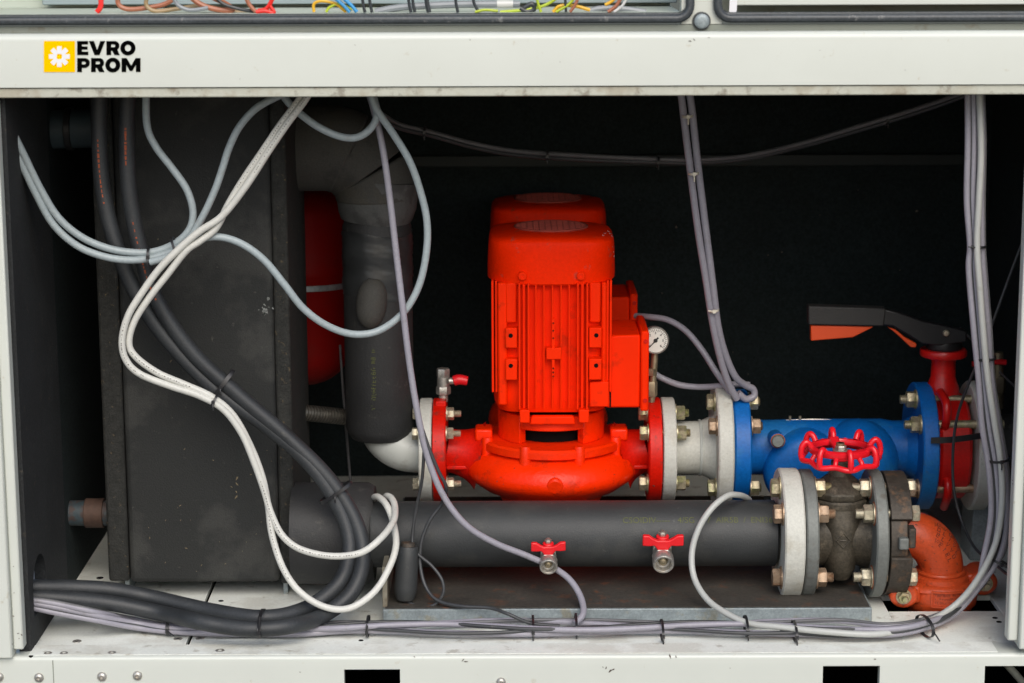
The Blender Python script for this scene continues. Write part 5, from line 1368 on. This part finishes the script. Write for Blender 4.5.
flakes(parts['sill'], [(606, 668, .7), (610, 671, 1.0), (613, 669.5, .8), (603, 667, .4), (670, 656.5, 1.0), (676, 656.8, .7), (463, 660, .7), (466, 661.5, .9), (414.5, 657, .5), (875, 659, .5), (787, 646.8, .9), (793, 647, .8), (790, 648, .6), (300, 672, .4), (730, 668, .3)], dark_chip, 'paint_chip', .0024, 1.8, True)
flakes(beam, [(690, 41, .7), (694, 39.5, .5), (355, 45, .35), (709, 37.5, .4), (470, 40, .4), (240, 79, .3), (905, 70, .3), (560, 62, .25), (820, 50, .25)], dark_chip, 'paint_chip', .0022, 1.8, True)
for o_ in [c_ for c_ in cab.children if c_.name.startswith('post')]:
    flakes(o_, [(16 + random.uniform(-4, 6), random.uniform(560, 648), random.uniform(.3, .8)) for k in range(7)] + [(1013, random.uniform(430, 640), .4) for k in range(5)], dark_chip, 'paint_chip', .0026, 1.3, True)
def find(root, nm): return [c_ for c_ in root.children if c_.name.split('.')[0] == nm]
flakes(find(tank, 'tank_body')[0], [(random.uniform(130, 272), random.uniform(440, 580), random.uniform(.2, .6)) for k in range(26)] + [(237, 478, 1.0), (237, 484, .8), (236, 497, 1.1), (236.5, 492, .6), (171, 361, .9), (158, 239, .6)], M('tan_scuff', (.16, .125, .075), .9, var=.3, vs=60), 'paint_chip', .0026, 1.7)
flakes(find(ge, 'elbow')[0], [(random.uniform(912, 958), random.uniform(518, 572), random.uniform(.2, .7)) for k in range(18)], dark_chip, 'paint_chip', .0024)

wall_o = bpy.data.objects['back_wall']
speck = M('pale_speck', (.16, .13, .10), .9)
flakes(wall_o, [(676, 227, .7), (782, 252, .5), (768, 255, .45), (917, 211, .8), (662, 293, .4), (858, 190, .3), (733, 352, .4), (610, 160, .5), (528, 163, .6), (924, 163, .6), (748, 374, .5), (900, 270, .4), (820, 215, .3), (640, 200, .3)], speck, 'dust_speck', .0034, 1.3, True)
m = MB(); m.tube([P(1004, 661, .14), P(1032, 693, .14)], .007, seg=12, smooth=False); m.build('under_brace', white_lip, cab)
# ------------------------------------------------------------------ light
w = bpy.data.worlds.new("World"); sc.world = w; w.use_nodes = True
nt = w.node_tree; bg = nt.nodes['Background']
sky = nt.nodes.new('ShaderNodeTexSky'); sky.sky_type = 'NISHITA'; sky.sun_disc = False
EL, AZ = R(41), R(10)                       # sun in front of the cabinet, a little to the side
sky.sun_elevation = EL; sky.sun_rotation = math.pi - AZ
sky.air_density = 1.0; sky.dust_density = 2.4; sky.ozone_density = 1.0
nt.links.new(sky.outputs[0], bg.inputs[0]); bg.inputs[1].default_value = .14
sun = bpy.data.lights.new('sun', 'SUN'); sun.energy = 1.5; sun.angle = R(45); sun.color = (1, .97, .91)
so = bpy.data.objects.new('sun', sun); C.objects.link(so)
sd = V((math.sin(AZ) * math.cos(EL), -math.cos(AZ) * math.cos(EL), math.sin(EL)))
so.rotation_euler = sd.to_track_quat('Z', 'Y').to_euler()
so.location = sd * 5

# ------------------------------------------------------------------ camera and render
cam = bpy.data.cameras.new('camera'); co = bpy.data.objects.new('camera', cam); C.objects.link(co)
cam.sensor_width = 36; cam.lens = F_PX / 1024 * 36
cam.clip_start = .05; cam.clip_end = 200
co.matrix_world = Matrix(((RIGHT.x, UP.x, -FWD.x, CAM.x), (RIGHT.y, UP.y, -FWD.y, CAM.y), (RIGHT.z, UP.z, -FWD.z, CAM.z), (0, 0, 0, 1)))
cam.dof.use_dof = True; cam.dof.focus_distance = (P(840, 520, .25) - CAM).dot(FWD); cam.dof.aperture_fstop = 4.5
sc.camera = co
sc.view_settings.view_transform = 'Standard'; sc.view_settings.look = 'None'
sc.view_settings.exposure = 0.30; sc.view_settings.gamma = 1.0
sc.view_settings.use_curve_mapping = False
sc.cycles.use_denoising = True
